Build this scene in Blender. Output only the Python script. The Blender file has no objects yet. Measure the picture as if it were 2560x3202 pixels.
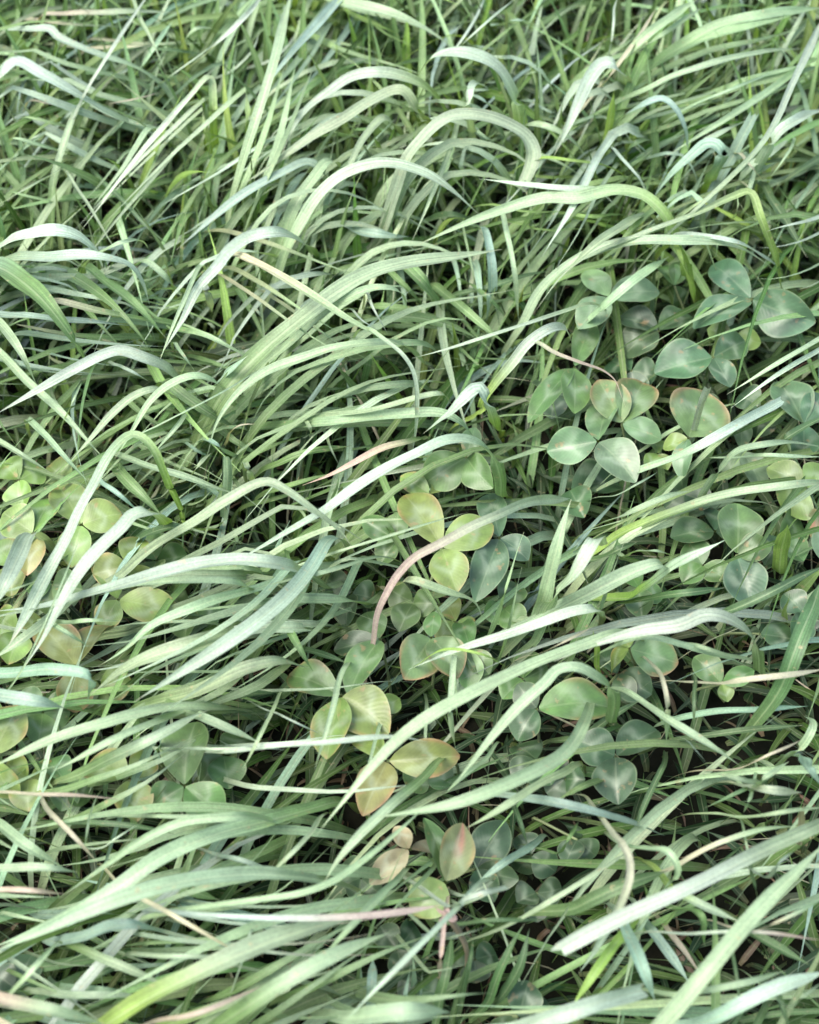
import bpy, math, random
import numpy as np
from mathutils import Vector

R = math.radians
scene = bpy.context.scene

# ---------------------------------------------------------------- camera
CAM_PITCH = 54.0            # degrees below the horizon
CAM_DIST = 0.95
cam_data = bpy.data.cameras.new("camera")
cam = bpy.data.objects.new("camera", cam_data)
scene.collection.objects.link(cam)
cam.location = (0.0, -CAM_DIST * math.cos(R(CAM_PITCH)), 0.06 + CAM_DIST * math.sin(R(CAM_PITCH)))
cam.rotation_euler = (R(90 - CAM_PITCH), 0, 0)
cam_data.sensor_fit = 'HORIZONTAL'
cam_data.sensor_width = 36.0
cam_data.lens = 18.0 / math.tan(R(12.5))
cam_data.clip_start = 0.01
cam_data.clip_end = 200.0
cam_data.dof.use_dof = True
cam_data.dof.focus_distance = 0.93
cam_data.dof.aperture_fstop = 11.0
scene.camera = cam

# ---------------------------------------------------------------- light: bright overcast
SUN_EL, SUN_AZ = 62.0, -112.0   # azimuth from +Y (away from the camera) towards +X
world = bpy.data.worlds.new("World")
scene.world = world
world.use_nodes = True
wn, wl = world.node_tree.nodes, world.node_tree.links
bg = wn["Background"]
sky = wn.new("ShaderNodeTexSky")
sky.sky_type = 'NISHITA'
sky.sun_disc = False
sky.sun_elevation = R(SUN_EL)
sky.sun_rotation = R(SUN_AZ)
sky.air_density = 1.0
sky.dust_density = 4.5
sky.ozone_density = 1.0
wl.new(sky.outputs[0], bg.inputs[0])
bg.inputs[1].default_value = 0.15
sun_data = bpy.data.lights.new("sun", 'SUN')
sun_data.energy = 1.2
sun_data.angle = R(35)
sun_data.color = (1.0, 0.985, 0.955)
sun = bpy.data.objects.new("sun", sun_data)
scene.collection.objects.link(sun)
sd = Vector((math.sin(R(SUN_AZ)) * math.cos(R(SUN_EL)), math.cos(R(SUN_AZ)) * math.cos(R(SUN_EL)), math.sin(R(SUN_EL))))
sun.rotation_euler = sd.to_track_quat('Z', 'Y').to_euler()
scene.view_settings.view_transform = 'Standard'
scene.view_settings.look = 'None'
scene.view_settings.exposure = 1.66
scene.view_settings.gamma = 1.0
scene.cycles.max_bounces = 8
scene.cycles.transmission_bounces = 3
scene.cycles.diffuse_bounces = 2

COL = scene.collection

# ---------------------------------------------------------------- materials
def new_mat(name):
    m = bpy.data.materials.new(name)
    m.use_nodes = True
    nt = m.node_tree
    for n in list(nt.nodes):
        nt.nodes.remove(n)
    return m, nt.nodes, nt.links

def math_node(N, L, op, a, b=None, c=None):
    n = N.new("ShaderNodeMath"); n.operation = op
    for i, v in enumerate((a, b, c)):
        if v is None: continue
        if isinstance(v, (int, float)): n.inputs[i].default_value = v
        else: L.new(v, n.inputs[i])
    return n.outputs[0]

def mix_col(N, L, fac, a, b, blend='MIX'):
    n = N.new("ShaderNodeMix"); n.data_type = 'RGBA'; n.blend_type = blend
    for sock, v in ((n.inputs[0], fac), (n.inputs[6], a), (n.inputs[7], b)):
        if isinstance(v, (int, float)): sock.default_value = v
        elif isinstance(v, tuple): sock.default_value = v
        else: L.new(v, sock)
    return n.outputs[2]

def leaf_shader(N, L, col, trans_col, normal, rough, trans, spec=0.5):
    out = N.new("ShaderNodeOutputMaterial")
    p = N.new("ShaderNodeBsdfPrincipled")
    L.new(col, p.inputs["Base Color"])
    if isinstance(rough, float): p.inputs["Roughness"].default_value = rough
    else: L.new(rough, p.inputs["Roughness"])
    p.inputs["Specular IOR Level"].default_value = spec
    t = N.new("ShaderNodeBsdfTranslucent")
    L.new(trans_col, t.inputs["Color"])
    if normal is not None:
        L.new(normal, p.inputs["Normal"])
    mx = N.new("ShaderNodeMixShader")
    mx.inputs[0].default_value = trans
    L.new(p.outputs[0], mx.inputs[1]); L.new(t.outputs[0], mx.inputs[2])
    L.new(mx.outputs[0], out.inputs[0])

def grass_material():
    m, N, L = new_mat("grass_leaf")
    at = N.new("ShaderNodeAttribute"); at.attribute_name = "tint"
    uv = N.new("ShaderNodeUVMap"); uv.uv_map = "uv"
    sep = N.new("ShaderNodeSeparateXYZ"); L.new(uv.outputs[0], sep.inputs[0])
    # parallel veins running along the blade
    st = N.new("ShaderNodeCombineXYZ")
    L.new(math_node(N, L, 'MULTIPLY', sep.outputs[0], 9.0), st.inputs[0])
    L.new(math_node(N, L, 'MULTIPLY', sep.outputs[1], 0.8), st.inputs[1])
    oi = N.new("ShaderNodeObjectInfo")
    L.new(math_node(N, L, 'MULTIPLY', oi.outputs["Random"], 40.0), st.inputs[2])
    ns = N.new("ShaderNodeTexNoise"); ns.inputs["Scale"].default_value = 1.6; ns.inputs["Detail"].default_value = 3
    L.new(st.outputs[0], ns.inputs["Vector"])
    vr = N.new("ShaderNodeMapRange"); vr.inputs[1].default_value = 0.32; vr.inputs[2].default_value = 0.68
    L.new(ns.outputs[0], vr.inputs[0])
    vein = vr.outputs[0]
    mid = math_node(N, L, 'ABSOLUTE', math_node(N, L, 'SUBTRACT', sep.outputs[0], 0.5))
    midrib = math_node(N, L, 'LESS_THAN', mid, 0.05)
    geo = N.new("ShaderNodeNewGeometry")
    n1 = N.new("ShaderNodeTexNoise"); n1.inputs["Scale"].default_value = 70; n1.inputs["Detail"].default_value = 4
    L.new(geo.outputs["Position"], n1.inputs["Vector"])
    n2 = N.new("ShaderNodeTexNoise"); n2.inputs["Scale"].default_value = 900; n2.inputs["Detail"].default_value = 2
    L.new(geo.outputs["Position"], n2.inputs["Vector"])
    f1 = math_node(N, L, 'MULTIPLY_ADD', n1.outputs[0], 0.7, 0.65)
    f2 = math_node(N, L, 'MULTIPLY_ADD', n2.outputs[0], 0.7, 0.65)
    f3 = math_node(N, L, 'MULTIPLY_ADD', vein, 0.55, 0.72)
    f = math_node(N, L, 'MULTIPLY', math_node(N, L, 'MULTIPLY', f1, f2), f3)
    comb = N.new("ShaderNodeCombineXYZ")
    for i in range(3): L.new(f, comb.inputs[i])
    c = mix_col(N, L, 1.0, at.outputs["Color"], comb.outputs[0], 'MULTIPLY')
    # midrib a little lighter
    c = mix_col(N, L, math_node(N, L, 'MULTIPLY', midrib, 0.25), c, (0.42, 0.48, 0.30, 1))
    # small dry flecks
    fl = N.new("ShaderNodeTexNoise"); fl.inputs["Scale"].default_value = 260; fl.inputs["Detail"].default_value = 3
    L.new(geo.outputs["Position"], fl.inputs["Vector"])
    rmp = N.new("ShaderNodeValToRGB"); rmp.color_ramp.elements[0].position = 0.66; rmp.color_ramp.elements[1].position = 0.74
    L.new(fl.outputs[0], rmp.inputs[0])
    c = mix_col(N, L, math_node(N, L, 'MULTIPLY', rmp.outputs[0], 0.55), c, (0.36, 0.30, 0.17, 1))
    tc = mix_col(N, L, 1.0, c, (1.25, 1.35, 0.45, 1), 'MULTIPLY')
    b = N.new("ShaderNodeBump"); b.inputs["Strength"].default_value = 0.35; b.inputs["Distance"].default_value = 0.0004
    L.new(vein, b.inputs["Height"])
    rough = math_node(N, L, 'MULTIPLY_ADD', n1.outputs[0], 0.25, 0.34)
    leaf_shader(N, L, c, tc, b.outputs[0], rough, 0.24, 0.4)
    return m

def clover_material():
    m, N, L = new_mat("clover_leaf")
    at = N.new("ShaderNodeAttribute"); at.attribute_name = "tint"
    uv = N.new("ShaderNodeUVMap"); uv.uv_map = "uv"
    sep = N.new("ShaderNodeSeparateXYZ"); L.new(uv.outputs[0], sep.inputs[0])
    au = math_node(N, L, 'ABSOLUTE', sep.outputs[0])
    geo = N.new("ShaderNodeNewGeometry")
    n1 = N.new("ShaderNodeTexNoise"); n1.inputs["Scale"].default_value = 110; n1.inputs["Detail"].default_value = 4
    L.new(geo.outputs["Position"], n1.inputs["Vector"])
    # pale chevron, its point towards the tip
    line = math_node(N, L, 'MULTIPLY_ADD', au, -0.34, 0.60)
    d = math_node(N, L, 'SUBTRACT', sep.outputs[1], line)
    d = math_node(N, L, 'ADD', d, math_node(N, L, 'MULTIPLY_ADD', n1.outputs[0], 0.5, -0.25))
    g = math_node(N, L, 'DIVIDE', d, 0.10)
    g = math_node(N, L, 'EXPONENT', math_node(N, L, 'MULTIPLY', math_node(N, L, 'MULTIPLY', g, g), -1.0))
    fade = math_node(N, L, 'SUBTRACT', 1.0, math_node(N, L, 'POWER', au, 3.0))
    chev = math_node(N, L, 'MULTIPLY', math_node(N, L, 'MULTIPLY', g, fade), 0.30)
    # side veins
    vv = math_node(N, L, 'SINE', math_node(N, L, 'MULTIPLY', math_node(N, L, 'MULTIPLY_ADD', au, -0.35, sep.outputs[1]), 75.0))
    vein = math_node(N, L, 'MULTIPLY_ADD', vv, 0.5, 0.5)
    midrib = math_node(N, L, 'LESS_THAN', au, 0.05)
    f = math_node(N, L, 'MULTIPLY', math_node(N, L, 'MULTIPLY_ADD', n1.outputs[0], 1.5, 0.2), math_node(N, L, 'MULTIPLY_ADD', vein, 0.05, 0.96))
    comb = N.new("ShaderNodeCombineXYZ")
    for i in range(3): L.new(f, comb.inputs[i])
    c = mix_col(N, L, 1.0, at.outputs["Color"], comb.outputs[0], 'MULTIPLY')
    c = mix_col(N, L, chev, c, (0.36, 0.44, 0.32, 1))
    c = mix_col(N, L, math_node(N, L, 'MULTIPLY', midrib, 0.12), c, (0.36, 0.42, 0.26, 1))
    rim = math_node(N, L, 'GREATER_THAN', au, 0.93)
    c = mix_col(N, L, math_node(N, L, 'MULTIPLY', rim, 0.2), c, (0.30, 0.33, 0.19, 1))
    fl = N.new("ShaderNodeTexNoise"); fl.inputs["Scale"].default_value = 190; fl.inputs["Detail"].default_value = 3
    L.new(geo.outputs["Position"], fl.inputs["Vector"])
    rmp = N.new("ShaderNodeValToRGB"); rmp.color_ramp.elements[0].position = 0.64; rmp.color_ramp.elements[1].position = 0.72
    L.new(fl.outputs[0], rmp.inputs[0])
    c = mix_col(N, L, math_node(N, L, 'MULTIPLY', rmp.outputs[0], 0.5), c, (0.30, 0.20, 0.10, 1))
    tc = mix_col(N, L, 1.0, c, (1.2, 1.35, 0.4, 1), 'MULTIPLY')
    b = N.new("ShaderNodeBump"); b.inputs["Strength"].default_value = 0.12; b.inputs["Distance"].default_value = 0.0003
    L.new(vein, b.inputs["Height"])
    leaf_shader(N, L, c, tc, b.outputs[0], 0.42, 0.12, 0.5)
    return m

def soil_material():
    m, N, L = new_mat("soil_and_thatch")
    out = N.new("ShaderNodeOutputMaterial"); p = N.new("ShaderNodeBsdfPrincipled")
    geo = N.new("ShaderNodeNewGeometry")
    n1 = N.new("ShaderNodeTexNoise"); n1.inputs["Scale"].default_value = 60; n1.inputs["Detail"].default_value = 8
    L.new(geo.outputs["Position"], n1.inputs["Vector"])
    r = N.new("ShaderNodeValToRGB")
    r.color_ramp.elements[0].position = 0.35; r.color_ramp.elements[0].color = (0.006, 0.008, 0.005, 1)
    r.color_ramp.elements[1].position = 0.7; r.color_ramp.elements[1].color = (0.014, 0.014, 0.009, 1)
    L.new(n1.outputs[0], r.inputs[0]); L.new(r.outputs[0], p.inputs["Base Color"])
    p.inputs["Roughness"].default_value = 0.95
    p.inputs["Specular IOR Level"].default_value = 0.08
    b = N.new("ShaderNodeBump"); b.inputs["Strength"].default_value = 0.8; b.inputs["Distance"].default_value = 0.004
    L.new(n1.outputs[0], b.inputs["Height"]); L.new(b.outputs[0], p.inputs["Normal"])
    L.new(p.outputs[0], out.inputs[0])
    return m

MAT_GRASS = grass_material()
MAT_CLOVER = clover_material()
MAT_SOIL = soil_material()

# base colours (linear)
TINT = {
    'p': (0.25, 0.35, 0.205), 'w': (0.30, 0.385, 0.29), 'g': (0.13, 0.22, 0.08), 'd': (0.072, 0.135, 0.055),  # w: whitish sheen of the sky painted into the leaf colour
    'l': (0.20, 0.315, 0.07), 'b': (0.215, 0.32, 0.24), 't': (0.34, 0.33, 0.23), 'k': (0.38, 0.315, 0.25),  # l: lime leaf, also painted glow of light coming through bent blades
    'G': (0.056, 0.112, 0.025), 'D': (0.028, 0.062, 0.024), 'y': (0.21, 0.27, 0.07), 'o': (0.36, 0.27, 0.09), 'r': (0.10, 0.17, 0.065), 's': (0.13, 0.09, 0.055),  # G, D: darkened copies of g and d, painted shade for the gaps
}
CLOVER_TINT = {
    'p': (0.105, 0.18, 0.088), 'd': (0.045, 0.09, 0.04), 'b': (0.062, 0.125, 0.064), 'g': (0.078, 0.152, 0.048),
    'l': (0.13, 0.22, 0.055), 'y': (0.14, 0.21, 0.055), 'o': (0.17, 0.195, 0.06), 't': (0.24, 0.22, 0.13),
    'k': (0.15, 0.185, 0.08), 'r': (0.10, 0.17, 0.06),
}
FACE = np.array([0.0, -0.42, 0.91]); FACE /= np.linalg.norm(FACE)   # the side of the sward that faces the open

# ---------------------------------------------------------------- mesh helpers
def make_mesh(name, V, F, tint, uv, mat, smooth=True):
    me = bpy.data.meshes.new(name)
    V = np.asarray(V, dtype=np.float32); F = np.asarray(F, dtype=np.int32)
    me.vertices.add(len(V)); me.vertices.foreach_set("co", V.ravel())
    nf, k = F.shape
    me.loops.add(nf * k); me.loops.foreach_set("vertex_index", F.ravel())
    me.polygons.add(nf)
    me.polygons.foreach_set("loop_start", np.arange(0, nf * k, k, dtype=np.int32))
    me.polygons.foreach_set("use_smooth", np.full(nf, smooth))
    me.update(calc_edges=True)
    if tint is not None:
        a = me.attributes.new("tint", 'FLOAT_COLOR', 'POINT')
        c = np.ones((len(V), 4), dtype=np.float32); c[:, :3] = tint
        a.data.foreach_set("color", c.ravel())
    if uv is not None:
        u = me.uv_layers.new(name="uv")
        u.data.foreach_set("uv", np.asarray(uv, dtype=np.float32)[F.ravel()].ravel())
    me.materials.append(mat)
    me.validate()
    return me

def link(name, me, parent=None, loc=None):
    o = bpy.data.objects.new(name, me)
    COL.objects.link(o)
    if parent is not None: o.parent = parent
    if loc is not None: o.location = loc
    return o

def unit(a):
    return a / np.maximum(np.linalg.norm(a, axis=-1, keepdims=True), 1e-9)

def catmull(P, n):
    P = np.asarray(P, float)
    Q = np.vstack([2 * P[0] - P[1], P, 2 * P[-1] - P[-2]])
    out = []
    for i in range(len(P) - 1):
        p0, p1, p2, p3 = Q[i:i + 4]
        t0 = 0.0
        t1 = t0 + max(np.linalg.norm(p1 - p0), 1e-6) ** 0.5
        t2 = t1 + max(np.linalg.norm(p2 - p1), 1e-6) ** 0.5
        t3 = t2 + max(np.linalg.norm(p3 - p2), 1e-6) ** 0.5
        t = np.linspace(t1, t2, 12, endpoint=False)[:, None]
        A1 = (t1 - t) / (t1 - t0) * p0 + (t - t0) / (t1 - t0) * p1
        A2 = (t2 - t) / (t2 - t1) * p1 + (t - t1) / (t2 - t1) * p2
        A3 = (t3 - t) / (t3 - t2) * p2 + (t - t2) / (t3 - t2) * p3
        B1 = (t2 - t) / (t2 - t0) * A1 + (t - t0) / (t2 - t0) * A2
        B2 = (t3 - t) / (t3 - t1) * A2 + (t - t1) / (t3 - t1) * A3
        out.append((t2 - t) / (t2 - t1) * B1 + (t - t1) / (t2 - t1) * B2)
    C = np.vstack(out + [P[-1:]])
    s = np.r_[0, np.cumsum(np.linalg.norm(np.diff(C, axis=0), axis=1))]
    q = np.linspace(0, s[-1], n)
    return np.stack([np.interp(q, s, C[:, k]) for k in range(3)], 1), s[-1]

def sstep(a, b, x):
    t = np.clip((x - a) / (b - a), 0, 1)
    return t * t * (3 - 2 * t)

def grid_faces(ns, nc):
    i = np.arange(ns - 1)[:, None] * nc + np.arange(nc - 1)[None, :]
    i = i.ravel()
    return np.stack([i, i + 1, i + nc + 1, i + nc], 1)

# ---------------------------------------------------------------- ground
def build_ground():
    n = 160
    lin = np.linspace(-1, 1, n)
    xs = np.sign(lin) * (np.abs(lin) * 0.9 + np.abs(lin) ** 7 * 60)
    X, Y = np.meshgrid(xs, xs)
    rng = np.random.default_rng(5)
    Z = np.zeros_like(X)
    for k in range(18):
        a, f, ph = rng.uniform(0, 6.28), rng.uniform(8, 60), rng.uniform(0, 6.28)
        Z += 0.02 / f * 3 * np.sin(f * (X * math.cos(a) + Y * math.sin(a)) + ph)
    Z = np.clip(Z, -0.006, 0.006)
    V = np.stack([X.ravel(), Y.ravel(), Z.ravel() - 0.004], 1)
    o = link("ground", make_mesh("ground", V, grid_faces(n, n), None, None, MAT_SOIL))
    o["kind"] = "structure"
    o["label"] = "dark brown soil and thatch under the grass"
build_ground()

# ---------------------------------------------------------------- traced grass blades
# label, group, colour (root>tip), width mm (start, end), cut tip, root length share, points in 0.1 mm
BLADES = [
('pale blade with a kinked shoulder reaching the left edge near the top','single grass blades lying over the sward','p>w',5.5,5.5,0,[-1264,3115,-40,-1314,3064,298,-1407,3067,541,-1491,3118,697,-1610,3110,830,-1849,3072,1006,-2077,3136,1078,-2135,3208,1082,-2285,3271,1024,-2566,3551,779]),
('thin whitish stalk slanting up to the top edge in the upper left','single grass blades lying over the sward','w',2.3,2.3,0,[-2261,2683,-40,-2151,2611,507,-1948,2641,922,-1840,2706,1096,-1733,2883,1182,-1645,3231,1133,-1578,3666,1017]),
('dusty green blade standing below the thin whitish stalk, its top folded over','single grass blades lying over the sward','g>p',4.5,4.5,0,[-2158,2109,-40,-2143,2096,243,-2115,2151,442,-2089,2244,621,-2058,2344,753,-2012,2483,845,-1961,2705,883,-1946,2864,789,-1943,3011,636]),
('lime green blade leaning into the top left corner','single grass blades lying over the sward','l',4.8,4.8,0,[-2218,3433,-40,-2246,3402,232,-2299,3419,422,-2358,3487,567,-2453,3535,741,-2557,3585,937]),
('blade folded over at the left edge with a broad white end','single grass blades lying over the sward','p>w',4.0,9.9,0,[-1388,3056,-40,-1437,2939,323,-1529,2826,586,-1624,2770,706,-1806,2683,921,-1933,2667,1043,-2116,2722,1148,-2274,2812,1173,-2350,2770,1131,-2502,2831,844]),
('long pale blade folded to a sharp point, falling lower left in the upper left','single grass blades lying over the sward','l>w',4.9,4.0,0,[-1178,3102,-40,-1174,2943,309,-1167,2749,562,-1163,2684,724,-1142,2607,1006,-1153,2724,1125,-1257,2551,1117,-1382,2359,1086,-1509,2200,1035,-1664,2014,947,-1861,1788,810]),
('shorter pale blade running alongside the long folded one in the upper left','single grass blades lying over the sward','g>p',3.6,3.6,0,[-1475,3196,-40,-1475,3062,256,-1475,2895,465,-1475,2606,789,-1512,2507,930,-1579,2369,914,-1642,2251,867,-1776,2133,741,-1844,2090,670]),
('straight pale blade crossing the top edge left of centre','single grass blades lying over the sward','w',3.2,3.2,0,[-1549,3702,-40,-1429,3464,503,-1207,3185,915,-1115,3108,1080,-998,3176,1171,-877,3617,1009]),
('slender pale blade with its fine tip pointing lower left, beside the dark upper left gap','single grass blades lying over the sward','p>w',3.1,3.1,0,[-274,3259,-40,-340,3074,390,-462,2857,710,-626,2661,805,-787,2467,879,-961,2286,910,-1175,2133,877,-1434,2015,782]),
('bluish pale blade bowing from the upper centre down to the left','single grass blades lying over the sward','g>b',6.2,6.2,0,[-439,2581,-40,-445,2455,266,-456,2305,484,-469,2188,827,-524,2174,943,-585,2183,967,-704,2118,960,-917,1999,910,-1105,1895,826,-1324,1769,697]),
('broad soft white blade arching just inside the left edge, uppermost of two','single grass blades lying over the sward','p>w',7.8,7.8,0,[-2680,1983,-40,-2591,1831,341,-2426,1658,620,-2279,1559,913,-2064,1424,1161,-1893,1374,1240,-1775,1385,1194,-1693,1400,1070,-1665,1400,893]),
('broad soft pale blade arching out from the left edge below a similar one','single grass blades lying over the sward','p>w',8.5,8.5,0,[-2653,1839,-40,-2587,1710,352,-2466,1583,641,-2245,1471,893,-1913,1235,1176,-1638,1141,1282,-1476,1167,1204,-1416,1157,1078,-1394,1146,923]),
('thin pale green straight blade pointing lower right, far left high up','single grass blades lying over the sward','p',2.1,2.1,0,[-2105,2799,-40,-2065,2582,427,-1991,2319,776,-1865,2003,923,-1726,1709,991,-1607,1561,856]),
('thin dull green straight blade pointing lower right, far left high up','single grass blades lying over the sward','d',2.7,2.7,0,[-2030,2924,-40,-1988,2764,307,-1909,2568,558,-1704,2205,692,-1522,1973,704,-1351,1847,616]),
('narrow dull green curved blade pointing right, far left high up','single grass blades lying over the sward','d',5.1,5.1,0,[-2376,2719,-40,-2327,2666,180,-2237,2626,327,-2154,2620,424,-1963,2581,585,-1774,2629,654,-1733,2772,471]),
('thin pale green straight blade pointing lower left, far left high up','single grass blades lying over the sward','p',2.2,2.2,0,[-1964,2781,-40,-1980,2607,396,-2009,2410,719,-2063,2184,859,-2169,2014,919,-2360,2004,793]),
('thin pale green curved blade pointing left, far left high up','single grass blades lying over the sward','p',3.2,3.2,0,[-1851,3023,-40,-1884,2877,265,-1946,2691,481,-1987,2600,625,-2096,2411,875,-2233,2376,962,-2419,2636,693]),
('hairlike straw coloured straight blade pointing right, far left near top edge, lower of two','single grass blades lying over the sward','t',1.4,1.4,0,[-2476,3393,-40,-2416,3208,386,-2305,2989,701,-2132,2758,898,-2038,2878,773]),
('hairlike straw coloured straight blade pointing right, far left near top edge, upper of two','single grass blades lying over the sward','t',1.8,1.8,0,[-2102,3307,-40,-2015,3135,391,-1854,2944,711,-1628,2776,912,-1491,2983,784]),
('soft wide blade standing up to the top edge, left of the bowed blades','single grass blades lying over the sward','p',5.7,5.7,0,[-1137,2170,-40,-1064,2098,575,-928,2150,1046,-861,2227,1218,-797,2414,1334,-745,2838,1304,-702,3470,1153]),
('thin pale green straight blade pointing upper right, left near top edge','single grass blades lying over the sward','p',2.8,2.8,0,[-1894,3595,-40,-1810,3406,423,-1654,3193,769,-1580,3129,910,-1506,3199,983,-1457,3574,848]),
('thin pale green straight blade pointing lower right, left near top edge','single grass blades lying over the sward','p',2.3,2.3,0,[-1836,4360,-40,-1798,4084,500,-1728,3734,909,-1605,3284,1103,-1501,2975,1156,-1425,2879,1002]),
('midsize lime green straight blade pointing upper left, left near top edge','single grass blades lying over the sward','l',6.2,6.2,0,[-1234,3511,-40,-1267,3500,176,-1327,3536,320,-1361,3576,403,-1419,3630,530,-1490,3708,710]),
('thin pale green arched blade pointing right, left near top edge','single grass blades lying over the sward','p',2.8,2.8,0,[-1490,3880,-40,-1477,3759,273,-1452,3624,496,-1380,3373,827,-1293,3304,993,-1221,3410,917,-1162,3602,715]),
('thin dull green straight blade pointing right, left near top edge','single grass blades lying over the sward','d',2.9,2.9,0,[-2040,3828,-40,-1975,3703,330,-1856,3578,600,-1495,3381,769,-1217,3465,661]),
('blurred tan and pale dry blade lying near the top left corner','single grass blades lying over the sward','t>p',4.3,4.3,0,[-2484,4033,-40,-2421,3887,402,-2302,3746,731,-2190,3682,803,-2025,3588,892,-1774,3541,933,-1456,3694,806]),
('large bluish white arch in the upper centre, left of the tallest arch','single grass blades lying over the sward','l>w',6.7,6.7,0,[430,3050,-40,373,2929,321,267,2808,584,244,2795,717,148,2759,951,22,2722,1095,-170,2707,1168,-334,2694,1151,-470,2618,1104,-594,2556,1034,-686,2463,945,-748,2349,841]),
('pale blade with a lime base bent over under the large upper arch','single grass blades lying over the sward','l>p',6.2,6.2,0,[196,3129,-40,181,2975,328,152,2795,596,120,2663,821,35,2499,1078,-38,2530,1192,-100,2531,1191,-248,2431,1174,-370,2346,1144,-543,2281,1086,-776,2172,971,-980,2097,858]),
('midsize whitish arched blade pointing lower left, mid left high up','single grass blades lying over the sward','p>w',5.9,5.9,0,[-136,3206,-40,-151,3079,261,-181,2928,474,-245,2699,789,-351,2595,949,-474,2550,938,-611,2442,891,-807,2355,779,-950,2318,683]),
('narrow pale green arched blade pointing lower left, mid left high up','single grass blades lying over the sward','g>p',5.0,5.0,0,[-7,3141,-40,-17,3021,263,-35,2882,478,-89,2611,869,-152,2575,956,-206,2515,951,-279,2400,922,-342,2283,859,-472,2129,688]),
('tallest pale arch in the upper centre ending in a torn green tip','single grass blades lying over the sward','p',8.2,8.2,1,[-429,1990,-40,-338,1928,348,-169,1925,633,-135,1937,735,-72,1979,955,-13,2055,1124,58,2109,1201,164,2192,1255,251,2234,1265,392,2251,1247,538,2255,1190,650,2240,1116,697,2188,1046,688,2139,984,658,2092,911]),
('white arch with a lime foot, topmost of the upper centre arches','single grass blades lying over the sward','l>w',8.4,8.4,0,[946,2951,-40,863,2811,370,708,2670,673,660,2648,824,637,2639,942,580,2636,1116,501,2656,1246,391,2669,1322,275,2681,1345,168,2719,1289,88,2788,1151,28,2876,969]),
('short white blade folded square between the two upper arches','single grass blades lying over the sward','w',4.3,4.3,1,[399,3034,-40,391,2859,376,376,2658,684,344,2367,1150,325,2302,1312,338,2355,1369,440,2807,986]),
('narrow bluish green straight blade pointing lower right, mid right near top edge','single grass blades lying over the sward','b',4.1,4.1,0,[227,3191,-40,270,2930,589,351,2636,1070,429,2457,1174,517,2602,965,614,2889,595]),
('wide pale arch with violet white back, lower left of the tallest arch','single grass blades lying over the sward','p>w',6.9,6.9,0,[-913,1628,-40,-855,1600,331,-746,1656,603,-701,1704,725,-604,1774,909,-494,1850,1054,-380,1902,1137,-230,1920,1191,-99,1920,1205,5,1908,1191,118,1894,1144,250,1868,1037,400,1850,868]),
('midsize pale green arched blade pointing lower right, mid left high up','single grass blades lying over the sward','g>p',6.6,6.6,0,[-974,1674,-40,-922,1666,263,-825,1737,477,-787,1783,594,-728,1824,705,-649,1930,855,-551,2081,940,-481,2200,955,-433,2255,904,-382,2412,688]),
('thin pale green straight blade pointing lower left, mid right high up','single grass blades lying over the sward','p',3.1,3.1,0,[327,3256,-40,311,3023,420,282,2726,765,246,2453,866,194,2165,956,113,1889,969,8,1682,843]),
('thin pale green straight blade pointing downward, mid right high up','single grass blades lying over the sward','p',2.2,2.2,0,[301,3102,-40,291,2918,376,272,2699,685,227,2339,840,182,2103,867,136,1993,755]),
('yellowish blade slanting in from the top edge, its tip above the white arch','single grass blades lying over the sward','l>p',7.5,7.5,0,[-806,4303,-40,-755,4104,464,-662,3886,844,-474,3617,975,-268,3411,1069,-60,3319,1072,118,3268,1014,266,3210,930]),
('thin lime green straight blade pointing lower right, mid left near top edge','single grass blades lying over the sward','l',3.3,3.3,0,[-558,4321,-40,-512,4111,386,-426,3846,702,-299,3556,876,-185,3474,881,-76,3530,774]),
('bluish blade slanting from the top edge beside the soft upright blade','single grass blades lying over the sward','b',6.0,6.0,0,[-227,4472,-40,-255,4253,467,-306,3996,848,-428,3584,987,-554,3236,1077,-683,2998,1078,-803,2843,1019,-911,2728,935]),
('narrow lime green straight blade pointing upward, mid left near top edge','single grass blades lying over the sward','l',4.8,4.8,0,[31,3332,-40,18,3336,232,-6,3418,423,-12,3449,561,-18,3484,745,-17,3516,939]),
('hairlike whitish straight blade pointing upper right, mid right near top edge, upper of two','single grass blades lying over the sward','w',1.6,1.6,0,[-27,3668,-40,70,3425,517,251,3143,940,343,3046,1133,469,3138,1198,644,3551,1036]),
('hairlike whitish straight blade pointing upper right, mid right near top edge, lower of two','single grass blades lying over the sward','w',1.7,1.7,0,[-51,3594,-40,42,3468,386,214,3359,702,302,3339,861,392,3512,889,489,3905,774]),
('long pale blade with lime foot reaching from the right clover to the centre','single grass blades lying over the sward','l>p',7.2,7.2,0,[1718,1847,-40,1669,1736,321,1579,1636,584,1534,1616,760,1449,1600,982,1363,1643,1127,1261,1714,1169,1109,1749,1163,917,1722,1140,750,1764,1105,510,1736,1036,294,1702,956,21,1647,842]),
('narrow whitish straight blade pointing left, right high up','single grass blades lying over the sward','p>w',3.4,3.4,0,[1646,2272,-40,1545,2096,500,1357,1932,909,1200,1870,1026,996,1793,1137,779,1794,1160,579,1883,1100,389,2017,1002]),
('narrow lime green curved blade pointing lower right, right high up','single grass blades lying over the sward','l',3.5,3.5,0,[396,2657,-40,518,2411,571,744,2140,1037,903,2022,1138,1077,2170,973,1215,2308,778,1316,2409,576]),
('broad soft blade bending right along the top right edge','single grass blades lying over the sward','g>p',7.9,7.9,0,[1132,3070,-40,1192,3031,320,1304,3064,582,1394,3137,751,1490,3155,864,1664,3162,1013,1843,3185,1112,2121,3225,1164,2594,3709,838]),
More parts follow.
